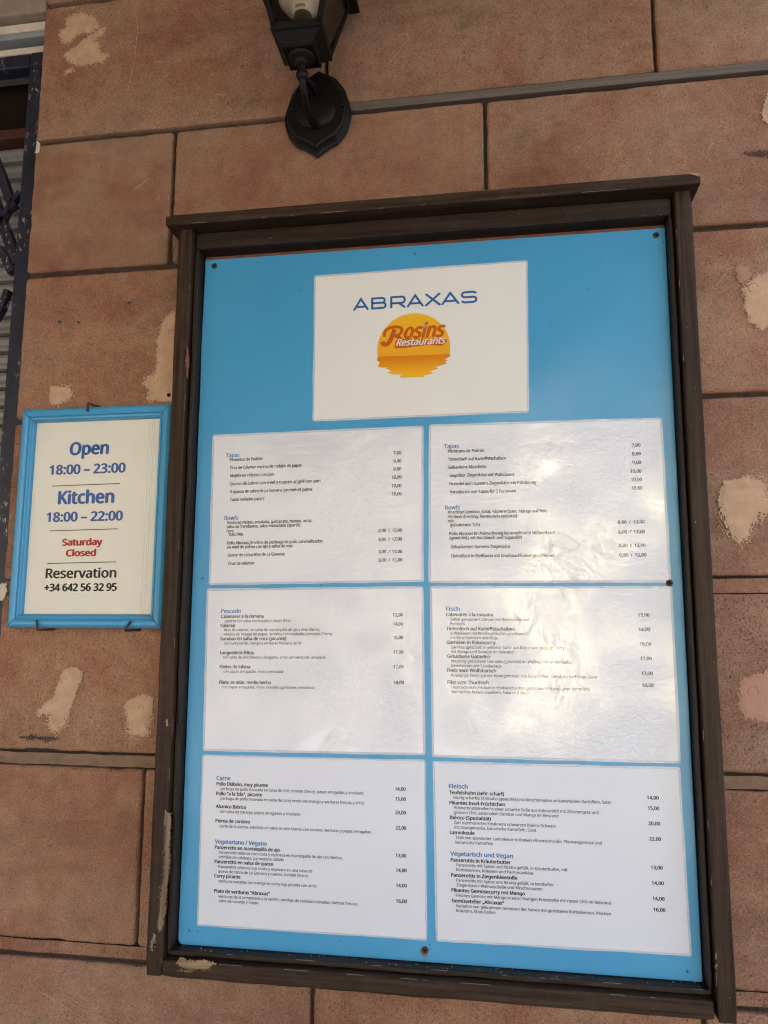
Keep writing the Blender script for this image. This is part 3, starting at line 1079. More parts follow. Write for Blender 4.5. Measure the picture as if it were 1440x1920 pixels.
class Ink:
    """collects letters of one colour for one sheet"""
    def __init__(self):
        self.v, self.f = [], []

    def add(self, co3, faces):
        b = len(self.v)
        self.v += [tuple(p) for p in co3]
        self.f += [[i + b for i in f] for f in faces]

    def build(self, name, mat, parent):
        me = bpy.data.meshes.new(name)
        me.from_pydata(self.v, [], self.f)
        return link(name, me, mat, parent)


class Quad:
    """a sheet on the board: photo-measured corners (TL, TR, BR, BL) -> plane; directions follow its edges"""
    def __init__(self, px, y):
        self.y = y
        self.c = [np.array(at(a, b, y)) for a, b in px]

    def dirn(self, p):
        TL, TR, BR, BL = self.c
        v = (TL[1] - p[1]) / (TL[1] - BL[1])
        d = (TR - TL) * (1 - v) + (BR - BL) * v
        return d / np.linalg.norm(d)


def put_text(ink, quad, y, text, pa, pb, cap, bold=0.0, shear=0.0, desc=True):
    """write text from photo point pa (baseline, left) to the column of pb; cap = capital height in photo pixels"""
    a = np.array(at(*pa, y))
    d = quad.dirn(a)
    bx = at(pb, pa[1], y)[0]
    L = (bx - a[0]) / d[0]
    co, faces = glyph_mesh(text, shear)
    x0, x1 = co[:, 0].min() - bold, co[:, 0].max() + bold
    hcap = (at(pa[0], pa[1] - cap, y)[1] - a[1])
    sx, sy = L / (x1 - x0), hcap / cap_height()
    n = np.array([-d[1], d[0]])
    # heavier weights: the outline is laid down several times, each a hair aside and a hair nearer
    shifts = [(0, 0)] if bold < 0.006 else [(-bold, 0), (bold, 0), (0, bold * 0.6), (0, -bold * 0.6)]
    for i, (ux, uy) in enumerate(shifts):
        P = [a + d * (q[0] + ux - x0) * sx + n * (q[1] + uy) * sy for q in co]
        ink.add([(q[0], y - 0.00002 * i, q[1]) for q in P], faces)


def bar(ink, y, pa, pb, w):
    (xa, za), (xb, zb) = at(*pa, y), at(*pb, y)
    d = np.array([xb - xa, zb - za])
    n = np.array([-d[1], d[0]]) / np.linalg.norm(d) * w / 2
    ink.add([(xa + n[0], y, za + n[1]), (xa - n[0], y, za - n[1]), (xb - n[0], y, zb - n[1]), (xb + n[0], y, zb + n[1])], [[0, 1, 2, 3]])


# ------------------------------------------------------------------ laminated sheets
SY_PAPER, SY_INK, SY_FILM = PY - 0.0007, PY - 0.0009, PY - 0.0013


def rounded(px, y, r, grow=0.0):
    P = [np.array(at(a, b, y)) for a, b in px]
    c = sum(P) / 4
    out = []
    for i in range(4):
        p, a, b = P[i], P[i - 1], P[(i + 1) % 4]
        ua, ub = (a - p) / np.linalg.norm(a - p), (b - p) / np.linalg.norm(b - p)
        p = p - (ua + ub) * grow
        for k in range(5):
            t_ = k / 4
            q0, q1, q2 = p + ua * r, p, p + ub * r
            out.append(tuple((1 - t_) ** 2 * q0 + 2 * t_ * (1 - t_) * q1 + t_ * t_ * q2))
    return out


def wavy_sheet(name, outline, y, thick, mat, parent, seed, amp=0.0):
    """flat sheet with a little thickness; long edges undulate a hair"""
    pts = []
    n = len(outline)
    for i in range(n):
        a, b = np.array(outline[i]), np.array(outline[(i + 1) % n])
        m = max(1, int(np.linalg.norm(b - a) / 0.006))
        for k in range(m):
            pts.append(a + (b - a) * k / m)
    pts = [(p[0] + amp * noise.noise(Vector((p[0] * 25, p[1] * 25, seed))), p[1] + amp * noise.noise(Vector((p[0] * 25, p[1] * 25, seed + 9)))) for p in pts]
    bm = bmesh.new()
    loft(bm, [[(p[0], y + thick, p[1]) for p in pts], [(p[0], y, p[1]) for p in pts]])
    return mesh_obj(name, bm, mat, parent)


def make_sheet(label, px, lines, o, sc, caps, film, paper='paper', grow=0.0030, ghost=False):
    ox, oy = o
    cx, cz = at(sum(p[0] for p in px) / 4, max(p[1] for p in px), PY)
    t_ = thing('menu_sheet', label, 'menu sheet', (cx, PY, cz), 'laminated sheets on the blue panel')
    q = Quad(px, SY_INK)
    sd_ = px[0][0] * 0.013 + px[0][1] * 0.007
    wavy_sheet('paper', rounded(px, SY_PAPER, 0.0006), SY_PAPER, 0.0003, paper_mat(paper, film), t_, sd_, 0.0)
    wavy_sheet('laminate_pouch', rounded(px, SY_PAPER + 0.0004, 0.004, grow), SY_PAPER + 0.0004, 0.0002, M['seal'], t_, sd_, 0.0008)
    inks = {'h': Ink(), 'b': Ink(), 'r': Ink()}
    for ln in lines:
        st, text, x0, yc, x1 = ln
        cap = caps[st if st in caps else 'p']
        px0, py0 = ox + x0 / sc, oy + yc / sc + cap * 0.47
        put_text(inks['b' if st == 'p' else st], q, SY_INK, text, (px0, py0), ox + x1 / sc, cap, {'h': 0.030, 'b': 0.036, 'p': 0.035, 'r': 0.012}[st])
    for k, nm, m in (('h', 'heading', 'ink_blue'), ('b', 'dish_names', 'ink_black'), ('r', 'descriptions', 'ink_grey')):
        if inks[k].v:
            inks[k].build(nm, ink(m, film), t_)
    return t_


S1 = [('h', 'Tapas', 150, 220, 237), ('b', 'Pimientos de Padrón', 173, 248, 384), ('b', 'Tiras de Calamar encima de rodajas de papas', 173, 299, 636),
      ('b', 'Mejillones rellenos con pan', 177, 350, 456), ('b', 'Queso de cabra con miel y nueces al grill con pan', 174, 402, 757),
      ('b', '3 quesos de cabra de La Gomera con miel de palma', 175, 453, 704), ('b', 'Tapas variadas para 2', 174, 503, 397), ('h', 'Bowls', 139, 622, 228),
      ('b', 'Verduras mixtas, ensalada, garbanzos, mango, arroz,', 155, 652, 705), ('b', 'salsa de frambuesa, salsa remoulade (aparte)', 153, 678, 626),
      ('b', 'con:', 153, 704, 199), ('b', 'Tofu frito', 165, 728, 260), ('b', 'Pollo Abraxas (trocitos de pechuga de pollo caramelizados', 156, 783, 771),
      ('b', 'en miel de palma con ajo y salsa de soja', 156, 809, 577), ('b', 'Queso de cabra frito de La Gomera', 161, 860, 525), ('b', 'Tiras de calamar', 161, 914, 332),
      ('p', '7,00', 1226, 204, 1277), ('p', '9,00', 1227, 256, 1277), ('p', '9,00', 1227, 307, 1278), ('p', '10,00', 1215, 360, 1279), ('p', '10,00', 1215, 415, 1279), ('p', '18,00', 1216, 467, 1279),
      ('p', '8,00  /  13,00', 1130, 703, 1282), ('p', '8,00  /  13,00', 1130, 760, 1282), ('p', '8,00  /  13,00', 1130, 839, 1283), ('p', '8,00  /  13,00', 1131, 893, 1284)]
S2 = [('h', 'Tapas', 100, 175, 185), ('b', 'Pimientos de Padrón', 122, 203, 331), ('b', 'Tintenfisch auf Kartoffelscheiben', 123, 249, 457), ('b', 'Gebackene Muscheln', 124, 295, 339),
      ('b', 'Gegrillter Ziegenkäse mit Walnüssen', 131, 342, 501), ('b', 'Dreierlei vom Gomera-Ziegenkäse mit Palmhonig', 131, 390, 629), ('b', 'Variationen von Tapas für 2 Personen', 132, 437, 513),
      ('h', 'Bowls', 105, 526, 191), ('b', 'Knackige Gemüse, Salat, Kichererbsen, Mango auf Reis,', 122, 552, 697), ('b', 'Himbeerdressing, Remoulade (separat)', 121, 579, 520), ('b', 'mit:', 122, 603, 160),
      ('b', 'gebratenem Tofu', 134, 626, 306), ('b', 'Pollo Abraxas (in Palmenhonig karamellisierte Hühnerbrust', 130, 676, 742), ('b', '(gewürfelt) mit Knoblauch und Sojasoße)', 131, 701, 548),
      ('b', 'Gebackenem Gomera-Ziegenkäse', 137, 752, 481), ('b', 'Tintenfisch in Weißwein mit Knoblauchbutter geschwenkt', 138, 804, 735),
      ('p', '7,00', 1178, 168, 1229), ('p', '9,00', 1180, 218, 1231), ('p', '9,00', 1182, 267, 1232), ('p', '10,00', 1170, 317, 1235), ('p', '10,00', 1174, 365, 1238), ('p', '18,00', 1177, 414, 1241),
      ('p', '8,00  /  13,00', 1098, 610, 1253), ('p', '8,00  /  13,00', 1101, 666, 1255), ('p', '8,00  /  13,00', 1104, 744, 1259), ('p', '8,00  /  13,00', 1107, 799, 1263)]
S3 = [('h', 'Pescado', 118, 192, 246), ('b', 'Calamares a la romana', 117, 226, 392), ('r', 'caseros con salsa remoulade y papas fritas', 140, 255, 567), ('b', 'Calamar', 115, 284, 214),
      ('r', 'tiras de calamar, en salsa de mantequilla de ajo y vino blanco,', 138, 312, 754), ('r', 'encima de rodajas de papas, servidos con ensalada y tomates Cherry', 138, 340, 832),
      ('b', 'Gambas en salsa de coco (picante)', 113, 369, 537), ('r', 'con curry verde, mango y verduras frescas y arroz', 137, 398, 635), ('b', 'Langostinos fritos', 111, 459, 329),
      ('r', 'con salsa de vino blanco y langosta, arroz con verduras, ensalada', 131, 488, 789), ('b', 'Filetes de lubina', 109, 549, 305), ('r', 'con papas arrugadas, mojo y ensalada', 132, 579, 517),
      ('b', 'Filete de atún, medio hecho', 106, 649, 440), ('r', 'con papas arrugadas, mojo, cebollas agridulces y ensalada', 123, 679, 717),
      ('p', '12,00', 1222, 216, 1288), ('p', '14,00', 1223, 275, 1289), ('p', '16,00', 1224, 362, 1290), ('p', '17,00', 1225, 455, 1291), ('p', '17,00', 1226, 549, 1292), ('p', '18,00', 1227, 650, 1294)]
S4_ = [('h', 'Fisch', 108, 155, 186), ('b', 'Calamares a la romana', 108, 187, 372), ('r', 'Selbst gemachte Calamari mit Remoulade und', 132, 214, 576), ('r', 'Pommes', 132, 238, 216),
       ('b', 'Tintenfisch auf Kartoffelscheiben', 110, 266, 497), ('r', 'in Weißwein mit Knoblauchbutter geschwenkt,', 134, 292, 572), ('r', 'mit Kirschtomaten und Mojo', 134, 317, 400),
       ('b', 'Garnelen in Kokoscurry', 112, 343, 388), ('r', 'Gambas (geschält) in pikanter Soße aus Kokos und grünem Curry', 136, 370, 775), ('r', 'mit Mango und Gemüse im Reisrand', 137, 395, 488),
       ('b', 'Gebackene Garnelen', 114, 421, 356), ('r', 'Knusprig gebackene Garnelen (geschält) an Weißwein-Hummersoße,', 138, 448, 815), ('r', 'Gemüsereis und Salatbeilage', 138, 474, 421),
       ('b', 'Filets vom Wolfsbarsch', 115, 500, 391), ('r', 'Knusprige Filets (auf der Haut gebraten) mit kanarischen Kartoffeln und Mojo, Salat', 140, 528, 958), ('b', 'Filet vom Thunfisch', 117, 567, 349),
       ('r', 'Thunfischsteak medium in Knoblauchbutter gebraten mit kanarischen Kartoffeln,', 136, 595, 920), ('r', 'marinierten Rotweinzwiebeln, Salat und Mojo', 136, 621, 574),
       ('p', '12,00', 1189, 190, 1254), ('p', '14,00', 1193, 271, 1258), ('p', '16,00', 1199, 352, 1263), ('p', '17,00', 1203, 434, 1268), ('p', '17,00', 1208, 517, 1273), ('p', '18,00', 1212, 584, 1277)]
S5 = [('h', 'Carne', 117, 160, 204), ('b', 'Pollo Diábolo, muy picante', 117, 195, 434), ('r', 'pechuga de pollo troceada en salsa de chili, tomate Cherry, papas arrugadas y ensalada', 143, 225, 1018),
      ('b', 'Pollo "a la Isla", picante', 115, 254, 398), ('r', 'pechuga de pollo troceada en salsa de curry verde con mango y verduras frescas y arroz', 142, 284, 1024), ('b', 'Abanico Ibérico', 113, 333, 299),
      ('r', 'con salsa de naranja, papas arrugadas y ensalada', 137, 364, 631), ('b', 'Pierna de cordero', 111, 421, 323), ('r', 'parte de la pierna, estofada en salsa de vino blanco con romero, verduras y papas arrugadas', 137, 454, 1065),
      ('h', 'Vegetariano / Vegano', 107, 549, 427), ('b', 'Panzerottis en mantequilla de ajo', 107, 584, 507), ('r', 'Panzerottis rellenos con ricota y espinaca en mantequilla de ajo con hierbas,', 132, 615, 894),
      ('r', 'semillas de calabaza, parmesano rallado', 131, 643, 532), ('b', 'Panzerottis en salsa de queso', 105, 671, 466), ('r', 'Panzerottis rellenos con ricota y espinaca en una salsa de', 128, 703, 706),
      ('r', 'queso de cabra de La Gomera y nueces, tomate Cherry', 128, 732, 681), ('b', 'Curry picante', 103, 759, 265), ('r', 'verduras variadas con mango en curry rojo picante con arroz', 128, 791, 732),
      ('b', 'Plato de verduras “Abraxas”', 102, 852, 446), ('r', 'verduras de la temporada a la sartén, semillas de calabaza tostadas, hierbas frescas,', 128, 885, 987), ('r', 'salsa de naranja y mojos', 130, 912, 376),
      ('p', '14,00', 1213, 227, 1279), ('p', '15,00', 1214, 288, 1280), ('p', '20,00', 1214, 371, 1281), ('p', '22,00', 1216, 465, 1282), ('p', '13,00', 1217, 635, 1283), ('p', '14,00', 1218, 725, 1285), ('p', '14,00', 1219, 818, 1286), ('p', '16,00', 1219, 914, 1287)]
S6 = [('h', 'Fleisch', 93, 159, 198), ('b', 'Teufelshuhn (sehr scharf)', 95, 193, 397), ('r', 'Feurig scharfes Chilihuhn (gewürfelt) mit Kirschtomaten an kanarischen Kartoffeln, Salat', 119, 221, 985),
      ('b', 'Pikantes Insel-Früchtchen', 96, 250, 403), ('r', 'Hühnerbruststreifen in einer scharfen Soße aus Kokosmilch mit Zitronengras und', 121, 277, 917), ('r', 'grünem Chili, saisonalem Gemüse und Mango im Reisrand', 121, 303, 696),
      ('b', 'Ibérico (Spezialität)', 97, 331, 325), ('r', 'Zart marmoriertes Steak vom schwarzen Ibérico-Schwein', 121, 359, 681), ('r', 'mit Orangensoße, kanarische Kartoffeln, Salat', 122, 385, 574), ('b', 'Lammkeule', 98, 413, 235),
      ('r', 'Teile von spanischer Lammkeule in Rotwein-Rosmarinsoße, Pfannengemüse und', 130, 441, 936), ('r', 'kanarische Kartoffeln', 130, 468, 336), ('h', 'Vegetarisch und Vegan', 101, 530, 447),
      ('b', 'Panzerottis in Kräuterbutter', 103, 565, 434), ('r', 'Panzerottis mit Spinat und Ricotta gefüllt, in Kräuterbutter, mit', 135, 593, 745), ('r', 'Kürbiskernen, Kräutern und Parmesankäse', 134, 619, 558),
      ('b', 'Panzerottis in Ziegenkäsesoße', 105, 648, 471), ('r', 'Panzerottis mit Spinat und Ricotta gefüllt, in herzhafter', 135, 677, 671), ('r', 'Ziegenkäse-/ Walnuss-Soße und Kirschtomaten', 135, 703, 607),
      ('b', 'Pikantes Gemüsecurry mit Mango', 107, 731, 512), ('r', 'Frisches Gemüse mit Mango in einer feurigen Kokossoße mit rotem Chili im Reisrand', 131, 760, 983), ('b', 'Gemüseteller „Abraxas“', 109, 789, 398),
      ('r', 'Variation von gebratenen Gemüsen der Saison mit gerösteten Kürbiskernen, frischen', 132, 818, 984), ('r', 'Kräutern, Mojo-Soßen', 134, 844, 350),
      ('p', '14,00', 1185, 222, 1250), ('p', '15,00', 1189, 280, 1253), ('p', '20,00', 1192, 364, 1258), ('p', '22,00', 1197, 449, 1263), ('p', '13,00', 1206, 607, 1272), ('p', '14,00', 1211, 692, 1278), ('p', '14,00', 1216, 778, 1282), ('p', '16,00', 1220, 839, 1287)]

C12 = dict(h=7.4, b=5.6, p=5.9, r=5.2)
make_sheet('wrinkled laminated sheet headed Tapas with Spanish dishes, left below the title sheet', [(402, 819), (790, 802), (790, 1087), (395, 1093)], S1, (380, 790), 3.4286, C12, 'film')
make_sheet('wrinkled laminated sheet headed Tapas with German dishes, strongest glare of all', [(808, 800), (1237, 787), (1254, 1088), (808, 1089)], S2, (800, 780), 3.0638, C12, 'film')
make_sheet('laminated sheet headed Pescado, left column between Tapas and Carne', [(391, 1108), (790, 1103), (793, 1412), (384, 1404)], S3, (380, 1090), 3.4286, dict(h=7.5, b=5.9, p=5.9, r=5.1), 'film')
make_sheet('laminated sheet headed Fisch, right column with glare on its upper half', [(810, 1103), (1256, 1103), (1272, 1427), (814, 1415)], S4_, (800, 1090), 3.0, dict(h=7.5, b=6.1, p=6.2, r=5.3), 'film')
make_sheet('plain white sheet headed Carne, lowest in the left column', [(382, 1418), (795, 1428), (798, 1760), (372, 1733)], S5, (370, 1410), 3.2727, dict(h=7.6, b=6.2, p=6.3, r=5.3), 'film_flat', grow=0.002)
make_sheet('plain white sheet headed Fleisch, lowest in the right column', [(815, 1431), (1271, 1443), (1293, 1789), (821, 1761)], S6, (810, 1420), 2.9388, dict(h=7.8, b=6.3, p=6.4, r=5.5), 'film_flat', grow=0.0025)
TPX = [(592, 520), (986, 491), (988, 770), (589, 787)]
title = make_sheet('cream title sheet with an orange sun logo, topmost on the blue panel', TPX, [], (0, 0), 1, C12, 'film_flat', 'paper_title', grow=0.0025)


# --- title lettering, drawn as wide even strokes
def stroke(pen, pts, w, y, closed=False):
    pen.k = getattr(pen, 'k', 0) + 1
    y = y - 0.00004 * (pen.k % 4)
    P = [np.array(p, float) for p in pts]
    n = len(P)
    Ls, Rs = [], []
    for i in range(n):
        if closed:
            a, b = P[i - 1], P[(i + 1) % n]
            d0, d1 = P[i] - a, b - P[i]
        else:
            d0 = P[i] - P[i - 1] if i > 0 else P[1] - P[0]
            d1 = P[i + 1] - P[i] if i < n - 1 else P[-1] - P[-2]
        d0, d1 = d0 / (np.linalg.norm(d0) + 1e-12), d1 / (np.linalg.norm(d1) + 1e-12)
        m = np.array([-(d0 + d1)[1], (d0 + d1)[0]])
        m = m / (np.linalg.norm(m) + 1e-12)
        k = min(2.2, 1.0 / max(0.3, m @ np.array([-d0[1], d0[0]])))
        Ls.append(P[i] + m * w / 2 * k)
        Rs.append(P[i] - m * w / 2 * k)
    co = [(p[0], y, p[1]) for p in Ls + Rs]
    fs = [[i, i + 1, n + i + 1, n + i] for i in range(n - 1)]
    if closed:
        fs.append([n - 1, 0, n, 2 * n - 1])
    pen.add(co, fs)


tq = Quad(TPX, SY_INK)


def tz(zx, zy):
    return np.array(at(580 + zx / 3.4286, 480 + zy / 3.4286, SY_INK))


org = tz(281, 352)
dr = tq.dirn(org)
nr = np.array([-dr[1], dr[0]])
CAPH = 0.0174
WID = float((tz(1082, 310) - org) @ dr)


def arc(cx, cy, rx, ry, a0, a1, n=9):
    return [(cx + rx * math.cos(math.radians(a0 + (a1 - a0) * i / n)), cy + ry * math.sin(math.radians(a0 + (a1 - a0) * i / n))) for i in range(n + 1)]


A_ = [[(0.05, 0.0), (0.50, 0.955), (0.95, 0.0)], [(0.22, 0.285), (0.78, 0.285)]]
B_ = [[(0.08, 0.08), (0.08, 0.92), (0.62, 0.92)] + arc(0.70, 0.72, 0.16, 0.20, 90, -90) + [(0.08, 0.52)],
      [(0.62, 0.52), (0.70, 0.52)] + arc(0.74, 0.30, 0.18, 0.22, 90, -90) + [(0.08, 0.08), (0.08, 0.2)]]
R_ = [[(0.08, 0.0), (0.08, 0.92), (0.66, 0.92)] + arc(0.74, 0.66, 0.18, 0.26, 90, -90) + [(0.08, 0.40)], [(0.55, 0.40), (0.94, 0.0)]]
X_ = [[(0.04, 0.0), (0.94, 1.0)], [(0.06, 1.0), (0.96, 0.0)]]
S_ = [arc(0.74, 0.72, 0.18, 0.20, 15, 90, 5) + arc(0.26, 0.715, 0.19, 0.205, 90, 270) + arc(0.74, 0.295, 0.19, 0.215, 90, -90) + arc(0.25, 0.28, 0.18, 0.20, 270, 195, 5)]
pen = Ink()
letters = [(A_, 0.0, 0.130), (B_, 0.147, 0.277), (R_, 0.302, 0.432), (A_, 0.436, 0.575), (X_, 0.582, 0.712), (A_, 0.712, 0.860), (S_, 0.868, 1.0)]
for shape, f0, f1 in letters:
    for st in shape:
        pts = [org + dr * (WID * (f0 + (f1 - f0) * u)) + nr * (CAPH * v) for u, v in st]
        stroke(pen, pts, 0.0030, SY_INK)
pen.build('title_lettering', ink('ink_logo', 'film_flat'), title)

# --- sun logo
c0 = tz(669, 594)
rs = float(np.linalg.norm(tz(905, 590) - tz(669, 594)))
zH = float(tz(669, 648)[1])
ysun = SY_INK
sun_m = sun_ink('ink_sun', [(0.0, (0.80, 0.36, 0.018)), (1.0, (0.82, 0.44, 0.020))], zH, c0[1] + rs)
wat_m = sun_ink('ink_sun_reflection', [(0.0, (0.84, 0.47, 0.02)), (0.5, (0.78, 0.33, 0.012)), (1.0, (0.66, 0.20, 0.008))], float(tz(660, 782)[1]), zH)
a_h = tz(440, 652)
b_h = tz(905, 637)
hd = (b_h - a_h) / np.linalg.norm(b_h - a_h)
pts = []
for k in range(720):
    a = 2 * math.pi * k / 720
    p = c0 + rs * np.array([math.cos(a), math.sin(a) * 1.0])
    if (p - a_h) @ np.array([-hd[1], hd[0]]) >= -0.0006:
        pts.append((a, p))
start = max(range(len(pts)), key=lambda i: (pts[i][0] - pts[i - 1][0]) % (2 * math.pi))
ordp = [pts[(start + i) % len(pts)][1] for i in range(len(pts))]
pen = Ink()
pen.add([(p[0], ysun, p[1]) for p in ordp], [list(range(len(ordp)))])
pen.build('sun_disc', sun_m, title)
low = [(440, 647), (433, 672), (455, 684), (448, 696), (440, 712), (470, 718), (505, 716), (492, 726), (525, 735), (515, 745), (500, 752), (540, 760), (590, 762), (586, 772), (584, 783), (740, 778), (738, 768), (775, 760), (800, 752), (770, 742), (800, 734), (830, 722), (810, 712), (850, 704), (885, 690), (870, 682), (890, 672), (870, 664), (905, 646), (907, 631)]
pen = Ink()
ysun -= 0.00003
P = [tz(*p) for p in low]
# horizontal slices so the ripple outline stays a clean fill
pen.add([(p[0], ysun, p[1]) for p in P], [list(range(len(P)))])
o = pen.build('sun_reflection', wat_m, title)
yl = SY_INK - 0.00012
ban = [(556, 545), (565, 535), (880, 528), (885, 552), (850, 577), (760, 572), (640, 588), (560, 594), (546, 586)]
pen = Ink()
P = [tz(*p) for p in ban]
pen.add([(p[0], yl, p[1]) for p in P], [list(range(len(P)))])
# brush-script capital with a swash, drawn as strokes
def zs(pts):
    return [tz(*p) for p in pts]
def sm(pts, n=6):
    return [np.array((q.x, q.z)) for q in smooth_path([(p[0], 0, p[1]) for p in zs(pts)], n)]
stroke(pen, sm([(548, 470), (535, 505), (520, 545), (498, 568), (475, 566), (470, 550)]), 0.0062, yl)
stroke(pen, sm([(482, 520), (488, 485), (520, 462), (560, 456), (592, 466), (588, 495), (560, 512), (540, 514)]), 0.0042, yl)
stroke(pen, sm([(550, 510), (572, 520), (585, 538), (600, 545)]), 0.0056, yl)
ink2 = Ink()
put_text(pen, tq, yl, 'osıns' if False else 'osins', (580 + 606 / 3.4286, 480 + 531 / 3.4286), 580 + 880 / 3.4286, 27, 0.045, 0.35)
pen.build('script_lettering', ink('ink_orange', 'film_flat'), title)
ink2 = Ink()
put_text(ink2, tq, yl - 0.00012, 'Restaurants', (580 + 556 / 3.4286, 480 + 579 / 3.4286), 580 + 880 / 3.4286, 12.5, 0.03, 0.35)
ink2.build('banner_lettering', ink('ink_white', 'film_flat'), title)
pen = Ink()
sc_ = tz(739, 453)
pts = []
for k in range(10):
    r = 0.0042 if k % 2 == 0 else 0.0017
    a = math.pi / 2 + k * math.pi / 5
    pts.append((sc_[0] + r * math.cos(a), yl - 0.0001, sc_[1] + r * math.sin(a)))
pen.add(pts, [list(range(10))])
pen.build('star', ink('ink_star', 'film_flat'), title)

# ------------------------------------------------------------------ opening-hours sign
SGX0, SGX1, SGZ0, SGZ1 = -0.6955, -0.4625, 1.5370, 1.8555
sign = thing('hours_sign', 'small sky blue framed opening hours sign left of the menu case', 'sign', ((SGX0 + SGX1) / 2, 0, SGZ0))
prof = [(0.0, 0.0), (0.0, -0.0165), (0.0012, -0.0190), (0.0045, -0.0215), (0.0085, -0.0218), (0.0118, -0.0200), (0.0128, -0.0178), (0.0136, -0.0178), (0.0142, -0.0192),
        (0.0162, -0.0188), (0.0172, -0.0160), (0.0185, -0.0150), (0.0192, -0.0125), (0.0192, -0.0040)]
WB = 0.0192
for side in range(4):
    bm = bmesh.new()
    n_ = 24
    rings = []
    g = 0.0006
    for i in range(n_ + 1):
        f = i / n_
        ring = []
        for (u, yv) in prof:
            if side in (0, 2):
                L0, L1 = SGX0 + u + g, SGX1 - u - g
                w = 0.0003 * noise.noise(Vector((f * 9, side, u * 50)))
                ring.append((L0 + (L1 - L0) * f, yv + w, (SGZ1 - u if side == 0 else SGZ0 + u) + w * 0.6))
            else:
                L0, L1 = SGZ0 + u + g, SGZ1 - u - g
                w = 0.0003 * noise.noise(Vector((f * 9, side, u * 50)))
                ring.append(((SGX0 + u if side == 1 else SGX1 - u) + w * 0.6, yv + w, L0 + (L1 - L0) * f))
        rings.append(ring)
    loft(bm, rings)
    mesh_obj('frame_bar', bm, M['blue_frame'], sign)
bm = bmesh.new()
box(bm, SGX0 + 0.003, SGX1 - 0.003, -0.0085, -0.001, SGZ0 + 0.003, SGZ1 - 0.003)
mesh_obj('back_board', bm, M['cavity'], sign)
YP = -0.0095
bm = bmesh.new()
box(bm, SGX0 + WB - 0.003, SGX1 - WB + 0.003, YP, -0.0087, SGZ0 + WB - 0.003, SGZ1 - WB + 0.003)
mesh_obj('paper', bm, paper_mat('paper_sign', 'film_sign'), sign)
bm = bmesh.new()
for dx in (0.010, 0.0125, 0.0165):
    box(bm, SGX1 - WB - dx, SGX1 - WB - dx + 0.0005, YP - 0.00069, YP - 0.0006, SGZ0 + WB, SGZ1 - WB)
mesh_obj('sleeve_crease', bm, M['seal'], sign)
YI = YP - 0.00025
sq = Quad([(62, 795), (288, 785), (274, 1142), (41, 1143)], YI)
ib, ir, ik = Ink(), Ink(), Ink()
put_text(ib, sq, YI, 'Open', (130, 853), 204, 22.5, 0.044, 0.05)
put_text(ib, sq, YI, '18:00 – 23:00', (92, 890), 235, 17, 0.042)
put_text(ib, sq, YI, 'Kitchen', (108, 945), 214, 23.5, 0.044, 0.0)
put_text(ib, sq, YI, '18:00 – 22:00', (86.5, 978.5), 230, 17, 0.042)
put_text(ir, sq, YI, 'Saturday', (116, 1023), 192, 12, 0.055)
put_text(ir, sq, YI, 'Closed', (123, 1043), 180, 12, 0.055)
put_text(ik, sq, YI, 'Reservation', (85, 1084), 218, 17.5, 0.032)
put_text(ik, sq, YI, '+34 642 56 32 95', (82.5, 1108.5), 219, 13.5, 0.050)
for a, b in [((98, 911.5), (225, 906.5)), ((92.5, 995.5), (221, 991.5)), ((88.5, 1056.5), (218, 1053.5))]:
    bar(ik, YI, a, b, 0.0011)
ib.build('blue_lettering', ink('ink_sign', 'film_sign'), sign)
ir.build('red_lettering', ink('ink_red', 'film_sign'), sign)
ik.build('black_lettering', ink('ink_black', 'film_sign'), sign)


def hook(label, x, z, pts):
    bm = bmesh.new()
    tube(bm, smooth_path([(x + a, b, z + c) for a, b, c in pts], 5), 0.0016, 8)
    o = mesh_obj('bent_nail', bm, M['rust'], smooth=True)
    tag(o, label, 'nail', 'bent nails holding the hours sign')


hook('rusty bent nail hooked over the top bar of the hours sign', -0.5885, 1.858, [(0.012, 0.004, -0.0005), (0.010, -0.004, 0.0), (0.002, -0.020, 0.001), (0.0, -0.0240, 0.001), (0.0, -0.0245, -0.003), (0.0, -0.0245, -0.011)])
hook('rusty bent nail under the left half of the hours sign bottom bar', -0.644, 1.535, [(0.010, 0.004, 0.0), (0.009, -0.004, -0.0005), (0.002, -0.020, -0.001), (0.0, -0.0240, -0.0005), (-0.0005, -0.0245, 0.003), (-0.002, -0.0245, 0.013)])
hook('rusty bent nail slanting right under the hours sign bottom bar', -0.513, 1.535, [(0.010, 0.004, 0.0), (0.009, -0.004, -0.0005), (0.001, -0.020, -0.001), (0.0, -0.0240, -0.0005), (0.002, -0.0245, 0.003), (0.0075, -0.0245, 0.0115)])

# ------------------------------------------------------------------ wall lantern
LX, LY = -0.2585, -0.099
lamp = thing('wall_lantern', 'black cast iron wall lantern with scalloped back plate above the menu case', 'wall lamp', (LX, 0, 2.30))
PX, PZ = -0.2580, 2.2950


def plate_outline(k, top=0.0690, bot=0.0710, half=0.0510):
    """shield with pointed top and bottom and slightly scooped facets"""
    raw = [(0, 1.0), (0.30, 0.87), (0.52, 0.78), (0.80, 0.48), (0.93, 0.16), (1.0, -0.02), (0.98, -0.22), (0.86, -0.50), (0.62, -0.72), (0.38, -0.80), (0.17, -0.90), (0, -1.0)]
    pts = raw + [(-x, z) for x, z in raw[-2:0:-1]]
    return [(PX + x * half * k, PZ + (z * top if z > 0 else z * bot) * k) for x, z in pts]


